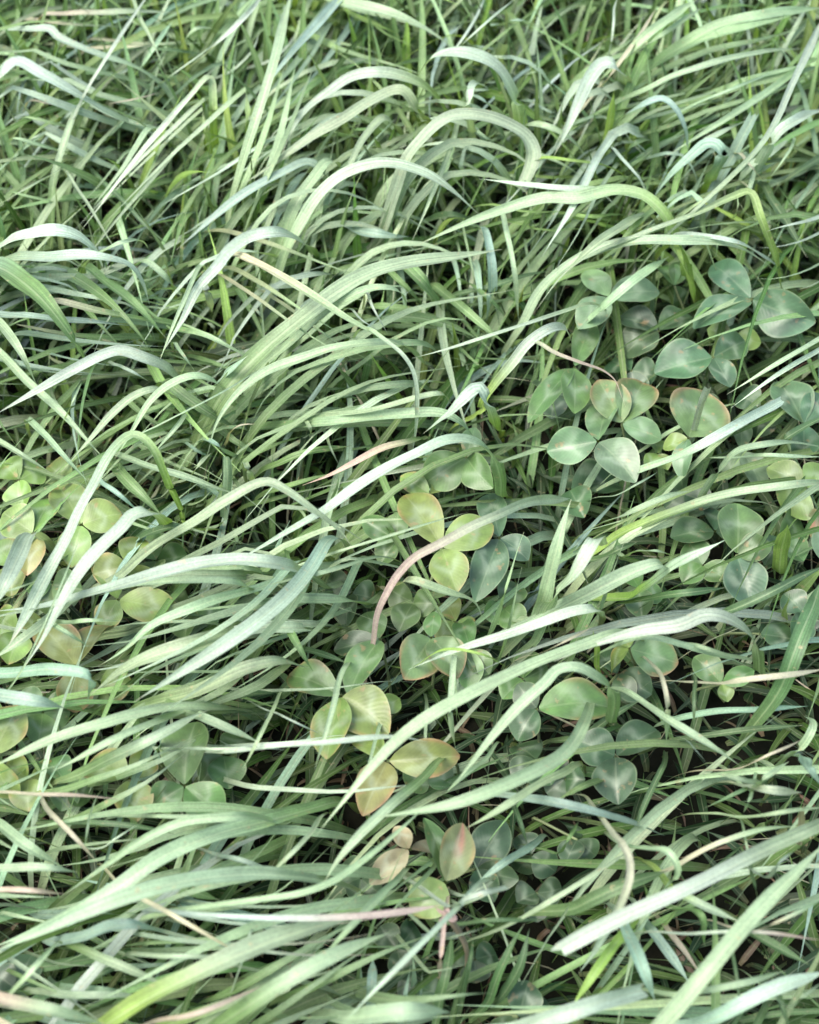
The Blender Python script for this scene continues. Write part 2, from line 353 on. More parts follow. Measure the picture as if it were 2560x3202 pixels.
('long white stalklike blade rising to the right edge near the top','single grass blades lying over the sward','p>w',2.1,5.5,0,[1108,1674,-40,1208,1562,565,1392,1537,1028,1501,1584,1120,1618,1649,1209,1750,1752,1280,1885,1911,1316,2017,2147,1311,2153,2462,1274,2297,2835,1210,2449,3232,1133]),
('midsize whitish curved blade pointing upper right, far right high up','single grass blades lying over the sward','p>w',6.6,6.6,0,[2000,2678,-40,2006,2536,313,2017,2376,570,2024,2310,841,2045,2287,972,2097,2302,1095,2202,2347,1139,2477,2804,820]),
('blue white blade curled in a hoop at the upper right','single grass blades lying over the sward','p>b',4.9,4.9,0,[1144,3097,-40,1161,2937,313,1192,2742,569,1208,2667,777,1254,2596,952,1360,2527,1106,1449,2524,1137,1517,2468,1113,1570,2420,1023,1624,2412,819]),
('wide folded pale blade falling left of the blue white hoop','single grass blades lying over the sward','p>w',8.5,8.5,0,[1403,3571,-40,1382,3414,324,1344,3228,589,1216,2807,1099,1166,2781,1178,1114,2784,1176,1039,2698,1158,965,2546,1089,901,2429,979,832,2341,848]),
('broad blue blade bent over below the blue white hoop','single grass blades lying over the sward','l>b',7.5,7.5,0,[1795,2748,-40,1787,2596,295,1772,2410,536,1756,2278,770,1760,2173,1025,1723,2217,1073,1671,2230,1068,1619,2194,1051,1493,2123,937,1397,2090,772]),
('straight blue blade with a cut top at the upper right','single grass blades lying over the sward','b',6.4,6.4,1,[1574,2235,-40,1630,2211,272,1734,2255,494,1768,2285,581,1813,2333,714,1885,2376,882,1965,2432,1099]),
('thin straw coloured straight blade pointing upper right, right near top edge','single grass blades lying over the sward','t',2.7,2.7,0,[883,3292,-40,978,3114,482,1155,2940,877,1223,2907,1056,1312,3010,1124,1417,3258,1068,1518,3548,967]),
('midsize pale green straight blade pointing upper right, right near top edge','single grass blades lying over the sward','p',5.7,5.7,0,[959,3438,-40,1058,3241,514,1241,3043,934,1316,3000,1109,1420,3050,1196,1572,3244,1154,1756,3537,1030]),
('thin pale green straight blade pointing upper right, right near top edge','single grass blades lying over the sward','p',3.3,3.3,0,[1176,3679,-40,1246,3472,480,1375,3244,873,1484,3127,1094,1628,3267,1092,1795,3554,962]),
('slender blade making a long low arc toward the upper right edge','single grass blades lying over the sward','g>p',4.1,4.1,0,[761,2991,-40,815,2898,313,915,2825,569,1010,2810,670,1228,2784,886,1398,2757,1011,1531,2785,1083,1807,2858,1137,2070,3020,1054,2419,3352,819]),
('narrow pale green straight blade pointing lower left, far right near top edge','single grass blades lying over the sward','g>p',4.6,4.6,0,[2719,3805,-40,2644,3596,406,2505,3338,738,2254,3008,863,1985,2701,944,1725,2502,914,1485,2386,814]),
('narrow dull green straight blade pointing lower left, far right high up','single grass blades lying over the sward','d',5.0,5.0,0,[2716,3064,-40,2664,2908,313,2569,2721,568,2404,2495,695,2257,2357,721,2129,2329,627]),
('midsize dull green straight blade pointing lower right, far right high up','single grass blades lying over the sward','d',5.3,5.3,0,[2047,2826,-40,2055,2637,336,2069,2393,610,2090,2115,733,2144,1872,778,2255,1736,673]),
('long blade with a bright lime hanging foot at the right, kinked and running left','single grass blades lying over the sward','l>p',5.5,3.0,0,[2360,1792,-40,2272,1674,323,2108,1561,587,2062,1545,727,2003,1534,909,1900,1585,1124,1848,1723,1174,1749,1689,1172,1507,1572,1148,1250,1497,1094,996,1431,1016,844,1343,953,661,1130,845]),
('thin whitish straight blade pointing left, far right high up','single grass blades lying over the sward','w',2.9,2.9,0,[2554,2307,-40,2494,2086,508,2383,1841,924,2199,1588,1123,2040,1481,1175,1914,1575,1019]),
('narrow whitish curved blade pointing lower right, far right high up','single grass blades lying over the sward','w',3.4,3.4,0,[1157,1962,-40,1267,1761,563,1473,1570,1024,1599,1515,1061,1749,1484,1044,1943,1595,834,2136,1725,569]),
('pale blade arched flat above the right clover patch','single grass blades lying over the sward','p',6.3,6.3,0,[468,1336,-40,526,1303,304,632,1340,553,732,1428,723,931,1481,919,1201,1459,1064,1451,1432,1107,1784,1513,979,1998,1545,797]),
('white blade slanting down left of the yellow spike','single grass blades lying over the sward','w',4.7,4.7,0,[1321,3085,-40,1278,2839,478,1200,2537,869,1102,2271,980,1007,1995,1077,915,1751,1114,823,1579,1065,728,1462,958]),
('upright lime spike beside the blue white hoop','single grass blades lying over the sward','l',4.6,4.6,0,[1056,2887,-40,1090,2772,285,1153,2652,518,1162,2642,642,1169,2621,867,1169,2584,1152]),
('thin whitish straight blade pointing lower right, right high up','single grass blades lying over the sward','w',2.6,2.6,0,[1119,2928,-40,1131,2689,486,1154,2403,883,1195,2048,1100,1263,1914,1109,1350,1929,973]),
('narrow dull green curved blade pointing upper right, right high up','single grass blades lying over the sward','d',4.5,4.5,0,[1221,2879,-40,1223,2760,266,1226,2626,484,1234,2405,818,1306,2337,969,1464,2664,698]),
('midsize dull green arched blade pointing right, far right near top edge','single grass blades lying over the sward','d',5.7,5.7,0,[1566,3212,-40,1607,3144,185,1683,3077,337,1709,3067,413,1801,3025,579,1980,3003,674,2087,3181,485]),
('narrow lime green straight blade pointing upward, far right near top edge, third down of three','single grass blades lying over the sward','l',3.8,3.8,0,[2082,3773,-40,2042,3664,229,1969,3537,417,1917,3475,604,1868,3410,789,1822,3354,927]),
('narrow lime green straight blade pointing upward, far right near top edge, second down of three','single grass blades lying over the sward','l',3.9,3.9,0,[2141,3812,-40,2115,3716,227,2068,3610,412,2007,3525,637,1932,3410,917]),
('thin lime green straight blade pointing upward, far right near top edge','single grass blades lying over the sward','l',3.4,3.4,0,[2279,3967,-40,2260,3854,248,2226,3724,450,2162,3565,697,2088,3360,1000]),
('narrow lime green straight blade pointing upward, far right near top edge, first down of three','single grass blades lying over the sward','l',4.5,4.5,0,[2043,4208,-40,2023,4107,220,1986,3993,401,1925,3869,608,1832,3689,891]),
('hairlike whitish straight blade pointing upward, right near top edge','single grass blades lying over the sward','w',1.4,1.4,0,[1146,3660,-40,1164,3438,479,1199,3180,872,1202,3165,1117,1274,3668,961]),
('very wide blurred teal blade curving down at the left edge','single grass blades lying over the sward','b>g',11.9,11.9,0,[-2744,2077,-40,-2669,1896,362,-2529,1677,658,-2279,1404,945,-2039,1064,1195,-1837,771,1315,-1722,665,1200,-1662,674,947]),
('bluish blade lying across the left side, tapering to the right','single grass blades lying over the sward','b',6.1,6.1,0,[-2567,1497,-40,-2477,1315,467,-2311,1127,848,-2118,1009,978,-1911,904,1076,-1724,875,1076,-1572,909,1015,-1442,975,935]),
('yellowish dry blade with a curled pale tip at the left','single grass blades lying over the sward','g>t',4.1,4.1,0,[-889,1533,-40,-966,1389,320,-1111,1227,582,-1244,1131,757,-1352,1050,889,-1453,982,995,-1621,918,1117,-1814,942,1164,-1986,1223,838]),
('midsize green straight blade pointing lower right, far left in upper third','single grass blades lying over the sward','g',6.2,6.2,0,[-1918,1923,-40,-1876,1738,433,-1798,1535,788,-1665,1324,915,-1520,1123,1006,-1394,1003,979,-1290,940,869]),
('pale arch on the left with its tip running off the left edge','single grass blades lying over the sward','p>w',6.0,6.0,0,[-896,1053,-40,-970,908,315,-1106,742,573,-1163,697,754,-1226,650,911,-1270,636,1003,-1365,609,1109,-1476,619,1145,-1537,600,1142,-1698,530,1101,-1911,485,993,-2162,455,825]),
('long straight blade crossing under the white hooked blade on the left','single grass blades lying over the sward','p',4.0,4.8,0,[-2438,1461,-40,-2383,1281,376,-2282,1068,684,-2003,669,847,-1805,437,872,-1666,309,822,-1557,220,755]),
('midsize green straight blade pointing lower right, far left above middle','single grass blades lying over the sward','g',6.0,6.0,0,[-1725,726,-40,-1683,578,289,-1604,396,526,-1476,187,648,-1364,50,665,-1264,-22,580]),
('pale blade curving down left, first of two nested arches on the left','single grass blades lying over the sward','p',4.8,4.8,0,[-1219,1085,-40,-1223,942,275,-1231,767,501,-1243,567,855,-1307,488,1001,-1407,454,992,-1526,366,947,-1650,256,851,-1788,163,721]),
('second of two nested arches on the left, nearer the centre','single grass blades lying over the sward','p',4.4,4.4,0,[-892,978,-40,-905,849,295,-928,706,536,-955,600,823,-1006,540,1003,-1095,514,1071,-1215,474,1055,-1319,401,1004,-1420,294,893,-1518,216,771]),
('white hooked blade on the left with a long broad drooping end','single grass blades lying over the sward','l>w',2.6,7.5,0,[-889,213,-40,-972,52,357,-1127,-131,649,-1145,-145,823,-1176,-159,1009,-1204,-147,1152,-1231,-109,1242,-1287,-60,1290,-1340,-46,1298,-1391,-94,1297,-1442,-186,1290,-1497,-324,1269,-1559,-453,1235,-1612,-585,1189,-1695,-737,1114,-1788,-898,1017,-1869,-1017,935]),
('wide pale blade sweeping down to the left just left of centre','single grass blades lying over the sward','p',6.0,6.0,0,[179,1388,-40,142,1233,303,73,1046,552,-30,847,925,-176,717,1103,-379,690,1090,-543,641,1061,-740,593,1004,-886,504,940,-995,375,866,-1041,229,794]),
('broad white backed blade bent over left of the tan tipped one','single grass blades lying over the sward','g>w',6.7,6.7,0,[-491,2154,-40,-507,2010,310,-538,1842,563,-606,1589,949,-721,1468,1127,-873,1440,1116,-973,1367,1094,-1034,1282,1066,-1128,1179,1013,-1207,1023,926,-1326,873,811]),
('thin pale green straight blade pointing downward, left in upper third','single grass blades lying over the sward','p',2.4,2.4,0,[-1130,1961,-40,-1136,1720,501,-1147,1436,911,-1174,970,1138,-1231,724,1141,-1305,625,1005]),
('narrow pale green straight blade pointing lower right, left in upper third','single grass blades lying over the sward','p',3.4,3.4,0,[-1700,2037,-40,-1618,1814,456,-1465,1549,830,-1401,1473,859,-1333,1440,800,-1296,1623,461]),
('tan tipped dry blade slanting across the large centre blade','single grass blades lying over the sward','t>p',4.8,4.8,0,[-1215,2040,-40,-1120,1759,562,-943,1419,1021,-829,1266,1117,-706,1097,1214,-574,927,1289,-445,803,1308,-325,727,1279,-199,691,1216,-58,684,1126]),
('thin white strand hanging down in the centre','single grass blades lying over the sward','p>w',2.3,2.3,0,[-392,1340,-40,-333,1058,650,-224,746,1181,-116,553,1298,-36,464,1301,12,418,1245,32,377,1163,35,344,1044,28,324,874,15,321,656]),
('broadest straight blade slanting up through the centre','single grass blades lying over the sward','g>p',10.2,10.2,0,[-1270,490,-40,-1164,456,486,-967,551,883,-846,663,968,-705,776,1046,-548,899,1105,-381,1037,1131,-193,1170,1125,22,1284,1094,255,1389,1040,500,1501,974]),
('midsize pale green arched blade pointing lower right, mid left in upper third','single grass blades lying over the sward','p',4.9,4.9,0,[-1097,771,-40,-1021,748,316,-879,806,575,-823,852,679,-643,893,880,-470,966,1038,-344,1006,1105,-219,1050,1141,-117,1053,1149,-50,1078,1090,-5,1181,827]),
('broad green blade hanging behind the broadest centre blade','single grass blades lying over the sward','g',9.0,9.0,0,[-152,2011,-40,-115,1810,431,-45,1576,783,13,1445,846,79,1371,825,149,1385,671,216,1446,435]),
('midsize green straight blade pointing lower right, mid right in upper third','single grass blades lying over the sward','g',5.1,5.1,0,[44,1970,-40,78,1801,325,142,1594,591,213,1431,680,303,1259,752,412,1144,737,527,1086,652]),
('midsize green curved blade pointing right, mid right in upper third','single grass blades lying over the sward','g',6.4,6.4,0,[-252,1742,-40,-232,1638,200,-196,1510,364,-83,1225,729,31,1233,716,249,1243,627,405,1232,525]),
('straight pale blade pointing left into the centre from the clover','single grass blades lying over the sward','p>w',2.8,2.8,0,[1231,1657,-40,1137,1417,512,963,1139,930,821,988,1038,661,833,1140,470,706,1193,252,658,1148,15,675,1026]),
('pale arch beside the left edge of the right clover patch','single grass blades lying over the sward','l>w',5.6,5.6,0,[163,882,-40,238,774,315,378,675,573,402,668,678,460,650,857,537,655,1030,598,691,1111,701,754,1147,801,862,1051,872,961,826]),
('withered blade with a dark dead tip touching the right clover','single grass blades lying over the sward','p>k',3.2,2.0,0,[571,1511,-40,581,1357,320,598,1175,582,674,648,1163,735,600,1156,858,574,1113,1002,586,1024,1065,572,965,1100,532,898,1128,499,838]),
('short white blade bent like an elbow in the centre','single grass blades lying over the sward','l>w',6.6,6.6,0,[527,926,-40,505,759,320,463,554,582,424,415,874,372,325,1125,345,352,1164,266,295,1132,210,277,1064,68,329,838]),
('pale blade lying level across the centre','single grass blades lying over the sward','g>p',6.8,6.8,0,[-1043,820,-40,-985,722,270,-876,628,490,-729,566,592,-381,410,814,-53,360,954,152,351,980,250,344,923,357,377,706]),
('narrow pale green curved blade pointing right, mid left above middle','single grass blades lying over the sward','p',3.9,3.9,0,[-843,901,-40,-783,781,295,-670,655,537,-515,557,684,-214,391,939,29,376,1060,139,390,1074,232,571,773]),
('narrow dull green curved blade pointing right, mid left above middle','single grass blades lying over the sward','d',4.1,4.1,0,[-696,1047,-40,-665,944,212,-606,821,385,-544,731,549,-388,625,770,-249,783,554]),
('long white blade arched over the pale clover at the centre','single grass blades lying over the sward','g>w',6.3,6.3,0,[556,434,-40,527,259,366,473,52,665,461,20,829,407,-28,1085,317,-68,1249,177,-117,1330,27,-191,1322,-124,-265,1295,-275,-344,1250,-411,-425,1193,-653,-513,1074,-872,-576,958]),
('blade with a pink dry end in the dark gap at the centre','single grass blades lying over the sward','g>k',3.9,3.9,0,[121,882,-40,104,716,308,71,507,560,-28,48,1120,-129,26,1106,-287,-12,1025,-408,-15,927,-545,10,806]),
('short upright pale blade with a cut top left of centre','single grass blades lying over the sward','p',4.3,4.3,1,[-1184,207,-40,-1108,110,268,-968,15,486,-943,7,664,-922,-4,833,-898,-26,1081]),
('pale arch spanning left of centre, its tip near the knotted stem','single grass blades lying over the sward','p',5.5,5.5,0,[-1765,-248,-40,-1649,-359,375,-1432,-444,681,-1305,-454,853,-1041,-481,1159,-851,-448,1314,-672,-386,1363,-583,-420,1348,-451,-472,1261,-321,-491,1107,-256,-523,981]),
('narrow pale green straight blade pointing right, left above middle','single grass blades lying over the sward','p',3.9,3.9,0,[-1683,597,-40,-1631,449,381,-1536,298,693,-1276,77,863,-1054,-13,872,-847,-12,765]),
('narrow pale green straight blade pointing lower right, far left above middle, lower of two','single grass blades lying over the sward','p',3.2,3.2,0,[-2340,803,-40,-2293,655,333,-2207,488,605,-2009,245,774,-1863,210,667]),
('narrow pale green straight blade pointing lower right, far left above middle, upper of two','single grass blades lying over the sward','p',3.5,3.5,0,[-2131,904,-40,-2087,724,389,-2004,518,708,-1876,307,849,-1744,133,903,-1631,66,781]),
('midsize green straight blade pointing right, mid left above middle','single grass blades lying over the sward','g',4.8,4.8,0,[-919,457,-40,-861,363,318,-753,292,579,-545,268,741,-305,407,638]),
('hairlike pale green straight blade pointing lower right, mid left above middle','single grass blades lying over the sward','p',1.6,1.6,0,[-514,938,-40,-495,775,308,-462,572,560,-405,320,718,-363,288,618]),
('midsize pale green straight blade pointing upper right, right in upper third','single grass blades lying over the sward','p',5.4,5.4,0,[837,1473,-40,901,1340,417,1020,1227,757,1089,1206,894,1186,1247,971,1313,1396,929,1443,1580,835]),
('narrow pale green straight blade pointing lower left, far right in upper third','single grass blades lying over the sward','p',3.1,3.1,0,[2532,1457,-40,2457,1231,508,2317,975,923,2055,671,1129,1820,485,1170,1618,439,1018]),
('thin whitish straight blade pointing lower left, far right in upper third','single grass blades lying over the sward','w',2.8,2.8,0,[2542,1447,-40,2465,1222,485,2322,961,882,2074,662,1075,1846,462,1120,1644,395,973]),
('straight pale blade with a blunt end right of the clover patch','single grass blades lying over the sward','p>w',5.0,5.0,1,[898,428,-40,1036,264,476,1294,114,865,1442,77,1062,1640,180,1096,1908,448,954]),
('narrow pale green arched blade pointing right, far right above middle','single grass blades lying over the sward','p',4.3,4.3,0,[1327,351,-40,1388,226,302,1500,91,550,1516,80,651,1565,58,883,1631,66,1032,1769,49,1100,2147,278,792]),
('thin pale green straight blade pointing right, far right above middle','single grass blades lying over the sward','p',2.3,2.3,0,[1464,658,-40,1533,431,469,1662,163,853,1777,-2,1073,2096,95,940]),
('short white cut blade standing in front of a clover leaflet','single grass blades lying over the sward','w',3.6,3.6,1,[1522,879,-40,1515,710,296,1501,492,538,1498,464,679,1493,408,934,1489,340,1196]),
('long pale blade arcing to the right edge below the clover patch','single grass blades lying over the sward','l>p',4.6,4.6,0,[778,-101,-40,853,-161,299,991,-176,544,1040,-161,600,1165,-165,721,1319,-179,854,1452,-190,950,1621,-202,1036,1897,-186,1089,2166,45,784]),
('narrow dull green straight blade pointing upper right, far right above middle','single grass blades lying over the sward','d',4.5,4.5,0,[1854,753,-40,1889,609,332,1953,450,604,1975,416,688,2211,587,666]),
('narrow lime green straight blade pointing downward, far right in upper third','single grass blades lying over the sward','l',4.2,4.2,0,[1425,2166,-40,1430,1862,558,1440,1478,1015,1447,1262,1125,1509,1294,944,1609,1474,564]),
('hairlike pale green straight blade pointing upper right, right above middle','single grass blades lying over the sward','p',1.2,1.2,0,[892,404,-40,949,212,418,1055,-8,759,1123,-102,972,1258,78,837]),
('broad white blade bent over in the left middle, its end reaching lower left','single grass blades lying over the sward','l>w',7.5,7.5,0,[-1244,300,-40,-1236,104,366,-1221,-142,665,-1200,-404,1110,-1232,-530,1329,-1286,-548,1328,-1335,-623,1319,-1449,-744,1281,-1519,-822,1241,-1605,-945,1162,-1680,-1061,1071,-1791,-1172,957]),
('midsize pale green straight blade pointing lower left, far left below middle','single grass blades lying over the sward','p',5.5,5.5,0,[-1504,-139,-40,-1542,-343,394,-1612,-595,717,-1711,-851,901,-1841,-965,895,-1986,-1002,791]),
('broad bluish white blade lying across the left middle','single grass blades lying over the sward','p>w',8.0,8.0,0,[-279,-99,-40,-323,-286,363,-405,-515,660,-480,-665,984,-554,-766,1220,-656,-808,1321,-787,-794,1316,-969,-806,1294,-1154,-831,1254,-1453,-872,1158,-1686,-884,1067,-1978,-843,951]),
('narrow pale green curved blade pointing left, left below middle','single grass blades lying over the sward','p',3.6,3.6,0,[-669,-199,-40,-686,-349,314,-716,-527,571,-769,-738,1005,-838,-792,1142,-1027,-760,1109,-1267,-702,995,-1520,-672,822]),
('hairlike pale green straight blade pointing upper right, far left below middle','single grass blades lying over the sward','p',0.9,0.9,0,[-2203,-1219,-40,-2057,-1282,558,-1786,-1220,1015,-1664,-1146,1248,-1589,-917,1283,-1561,-522,1119]),
('midsize pale green straight blade pointing lower left, left below middle','single grass blades lying over the sward','p',4.7,4.7,0,[-289,-38,-40,-324,-163,301,-390,-296,548,-522,-452,715,-659,-627,883,-877,-835,1062,-1017,-921,1096,-1202,-972,1041,-1320,-1020,939,-1476,-1037,789]),
('broad pale blade lying low left, above the teal folded one','single grass blades lying over the sward','g>p',8.2,8.2,0,[-624,-265,-40,-655,-427,295,-713,-631,536,-815,-895,866,-970,-1087,1072,-1156,-1119,1029,-1309,-1146,935,-1498,-1183,772]),
('wide white blade slanting down left of the centre clover','single grass blades lying over the sward','b>w',6.9,6.9,0,[-290,67,-40,-325,-205,591,-390,-519,1075,-457,-733,1183,-533,-929,1278,-645,-1118,1357,-812,-1280,1373,-1013,-1392,1304,-1222,-1469,1185]),
('broad pale green curved blade pointing right, left in lower third','single grass blades lying over the sward','g>p',7.1,7.1,0,[-1489,-987,-40,-1432,-1080,304,-1326,-1155,554,-1272,-1164,616,-1015,-1243,883,-781,-1243,1067,-620,-1218,1107,-476,-1045,797]),
('teal blade at the left edge with a white folded end','single grass blades lying over the sward','b',5.9,5.9,0,[-2250,-669,-40,-2190,-801,317,-2079,-944,577,-1945,-1047,739,-1603,-1249,1096,-1453,-1303,1154,-1430,-1314,1131,-1491,-1258,831]),
('broad bluish green straight blade pointing right, far left in lower third','single grass blades lying over the sward','b',5.9,5.9,0,[-2189,-868,-40,-2112,-1067,508,-1970,-1272,924,-1807,-1400,1124,-1665,-1451,1175,-1549,-1397,1019]),
('soft pale blade running to the left edge below the teal ones','single grass blades lying over the sward','p',6.1,6.1,0,[-670,-929,-40,-772,-1131,512,-960,-1341,930,-1083,-1417,1042,-1223,-1506,1145,-1392,-1593,1193,-1602,-1658,1148,-1850,-1702,1026]),
('narrow pale green straight blade pointing lower left, far left in lower third','single grass blades lying over the sward','p',3.4,3.4,0,[-815,-790,-40,-896,-1049,508,-1046,-1366,923,-1150,-1523,1094,-1318,-1668,1180,-1577,-1714,1017]),
('midsize pale green straight blade pointing lower right, left in lower third','single grass blades lying over the sward','g>p',4.6,4.6,0,[-1345,-834,-40,-1272,-1022,428,-1137,-1232,778,-1026,-1341,901,-859,-1469,997,-653,-1507,858]),
('thin pale green straight blade pointing lower left, left in lower third','single grass blades lying over the sward','p',2.0,2.0,0,[-591,-728,-40,-600,-986,496,-616,-1304,901,-628,-1482,1069,-664,-1643,1151,-741,-1696,994]),
('hairlike whitish straight blade pointing right, left in lower third','single grass blades lying over the sward','w',1.0,1.0,0,[-990,-1049,-40,-917,-1263,470,-783,-1508,855,-675,-1637,1085,-559,-1569,943]),
('thick stalk turning from pinkish brown to pale, curving up right in the centre','single grass blades lying over the sward','k>p',2.9,5.5,0,[-259,-967,-40,-230,-958,377,-177,-821,685,-172,-801,743,-155,-769,836,-108,-737,953,-49,-705,1067,27,-679,1172,137,-666,1270,281,-623,1349,406,-578,1370,554,-449,1286,789,-194,986]),
('pale side blade branching right from the pinkish brown stalk','single grass blades lying over the sward','t>p',4.8,4.8,0,[-178,-100,-40,-155,-255,295,-112,-447,537,-65,-601,814,27,-744,1073,175,-772,1019,313,-750,891,362,-787,773]),
('hairlike pale green straight blade pointing right, mid left below middle','single grass blades lying over the sward','p',1.5,1.5,0,[-813,-270,-40,-728,-415,479,-570,-530,870,-448,-551,974,-251,-559,1095,4,-462,1093,286,-267,960]),
('thin pale green curved blade pointing lower left, mid left below middle','single grass blades lying over the sward','p',2.6,2.6,0,[147,-117,-40,10,-335,539,-244,-564,981,-301,-593,1020,-379,-597,952,-495,-415,545]),
('thin pale green straight blade pointing left, mid left below middle','single grass blades lying over the sward','p',2.2,2.2,0,[21,-6,-40,-52,-248,517,-188,-530,939,-309,-698,1131,-472,-793,1196,-676,-748,1036]),
('narrow green straight blade pointing lower right, mid left in lower third','single grass blades lying over the sward','g',3.6,3.6,0,[-728,-256,-40,-698,-454,396,-641,-694,720,-576,-885,876,-510,-1020,913,-453,-1067,794]),
('midsize dull green straight blade pointing right, mid left in lower third','single grass blades lying over the sward','d',4.9,4.9,0,[-687,-460,-40,-635,-625,329,-538,-824,598,-501,-878,667,-293,-937,659]),
('pale blade tapering left between the two centre clover groups','single grass blades lying over the sward','p>w',5.4,5.4,0,[1007,-316,-40,988,-451,297,953,-605,539,845,-910,1079,745,-922,1074,633,-953,1057,431,-1002,995,212,-1018,894,0,-1046,777]),
('longest pale blade running diagonally down through the lower centre','single grass blades lying over the sward','p',6.0,6.0,0,[1256,-529,-40,1144,-772,584,938,-1032,1062,791,-1141,1141,617,-1271,1231,427,-1409,1310,244,-1529,1355,85,-1628,1359,-41,-1726,1341,-151,-1840,1305,-266,-1970,1247,-391,-2106,1171]),
('white blade bowing over at the right middle with a hooked right end','single grass blades lying over the sward','g>w',5.9,5.9,0,[1941,-704,-40,1850,-853,366,1680,-1010,666,1645,-1030,841,1605,-1045,988,1524,-1066,1161,1394,-1088,1307,1317,-1099,1332,1209,-1142,1320,1040,-1134,1256,838,-1123,1114,667,-1115,959]),
('hairlike lime green arched blade pointing right, mid right in lower third','single grass blades lying over the sward','l',1.4,1.4,0,[-185,-607,-40,-122,-755,319,-5,-926,580,171,-1095,1032,311,-1199,1159,475,-1081,835]),
('pale arch hooked over the dark clover leaflet, lower right of centre','single grass blades lying over the sward','g>p',5.8,5.8,0,[1006,-906,-40,988,-1073,362,954,-1266,658,942,-1310,882,912,-1341,1058,835,-1376,1234,739,-1369,1316,653,-1381,1311,597,-1438,1297,474,-1526,1244,371,-1610,1165,268,-1705,1054,174,-1778,948]),
('level white blade in the lower centre crossing the yellow clover','single grass blades lying over the sward','w',3.4,3.4,0,[-1225,-1167,-40,-1065,-1380,543,-768,-1598,988,-583,-1672,1153,-389,-1710,1259,-195,-1680,1243,-32,-1632,1164,84,-1610,1089]),
('hairlike whitish straight blade pointing right, mid left in lower third','single grass blades lying over the sward','w',1.0,1.0,0,[-861,-815,-40,-788,-1040,460,-652,-1309,836,-513,-1500,1071,-392,-1474,921]),
('narrow pale green straight blade pointing downward, mid left in lower third','single grass blades lying over the sward','p',2.8,2.8,0,[-274,-613,-40,-284,-852,512,-302,-1131,931,-317,-1290,1055,-338,-1476,1174,-371,-1624,1171,-415,-1714,1026]),
('narrow pale green straight blade pointing downward, mid right in lower third','single grass blades lying over the sward','p',2.8,2.8,0,[222,-561,-40,216,-824,533,204,-1141,969,198,-1254,973,190,-1367,957,195,-1365,753,216,-1340,538]),
('wide pale blade standing right of the pinkish brown stalk','single grass blades lying over the sward','p',6.6,6.6,0,[396,-630,-40,472,-694,354,612,-699,643,629,-692,760,654,-676,943,700,-608,1186,742,-485,1279,763,-421,1286]),
('broad white blade ending in a square fold right of the pinkish brown stalk','single grass blades lying over the sward','p>w',7.6,7.6,1,[411,-319,-40,490,-494,357,635,-703,650,659,-727,814,705,-764,994,778,-769,1224,852,-677,1300,927,-449,936]),
('broad pale blade with a lime underside and blunt end at the right middle','single grass blades lying over the sward','l>w',7.4,7.4,0,[860,-207,-40,944,-367,346,1102,-550,628,1134,-575,734,1236,-651,1012,1339,-675,1194,1466,-636,1257]),
('broad pale blade slanting up right below the white square fold','single grass blades lying over the sward','p',7.4,7.4,0,[204,-571,-40,296,-655,296,465,-715,538,509,-717,594,702,-739,816,872,-740,970,1054,-693,1062,1167,-657,1076,1254,-507,775]),
('midsize dull green straight blade pointing upper right, far right below middle','single grass blades lying over the sward','d',4.3,4.3,0,[1122,-395,-40,1235,-593,479,1445,-804,871,1531,-855,1012,1698,-831,1116,2003,-572,960]),
('broad dull green straight blade pointing upward, far right in lower third','single grass blades lying over the sward','d',7.9,7.9,0,[1540,-1220,-40,1604,-1262,459,1723,-1189,835,1756,-1146,999,1829,-991,1066,1980,-633,921]),
('narrow straw coloured straight blade pointing right, far right in lower third','single grass blades lying over the sward','t',3.1,3.1,0,[1137,-721,-40,1229,-948,500,1401,-1207,909,1494,-1297,1084,1654,-1315,1160,1916,-1177,1002]),
('midsize pale green straight blade pointing lower right, right in lower third','single grass blades lying over the sward','p',4.6,4.6,0,[893,-777,-40,931,-959,422,1000,-1162,767,1076,-1298,879,1188,-1447,976,1339,-1546,954,1500,-1605,845]),
('thin pale green curved blade pointing downward, right in lower third','single grass blades lying over the sward','t>p',2.5,2.5,0,[1126,-544,-40,1130,-839,557,1137,-1206,1014,1141,-1323,1109,1159,-1389,1070,1187,-1380,860,1211,-1328,563]),
('narrow dull green straight blade pointing upper right, right in lower third','single grass blades lying over the sward','d',3.7,3.7,0,[585,-1083,-40,665,-1178,281,813,-1265,510,843,-1272,560,1113,-1092,562]),
('narrow dull green straight blade pointing right, far right in lower third','single grass blades lying over the sward','d',3.3,3.3,0,[1092,-1127,-40,1150,-1225,304,1258,-1309,552,1364,-1337,643,1558,-1343,708,1865,-1254,609]),
('narrow pale green arched blade pointing upward, far right in lower third','single grass blades lying over the sward','p',3.9,3.9,0,[1673,-1119,-40,1696,-1248,248,1737,-1407,451,1746,-1431,544,1784,-1490,805,1828,-1438,901,1870,-1230,649]),
('narrow bluish green straight blade pointing right, far right in lower third','single grass blades lying over the sward','b',3.3,3.3,0,[1166,-990,-40,1221,-1079,282,1322,-1152,512,1570,-1205,656,1911,-1125,565]),
('narrow pale green straight blade pointing right, far right in lower third','single grass blades lying over the sward','p',3.2,3.2,0,[724,-728,-40,847,-931,635,1076,-1103,1154,1190,-1130,1156,1351,-1141,1089,1622,-948,641]),
('thin pale green straight blade pointing left, far right in lower third','single grass blades lying over the sward','p',2.5,2.5,0,[1865,-685,-40,1750,-877,503,1536,-1069,914,1329,-1167,1156,1273,-1037,1008]),
('frayed pale blade bending left in the lower centre','single grass blades lying over the sward','p',5.6,5.6,0,[926,-817,-40,871,-1126,586,769,-1509,1066,726,-1625,1133,664,-1739,1204,569,-1844,1279,447,-1935,1343,309,-2007,1366,162,-2048,1339,5,-2050,1272,-165,-2024,1175]),
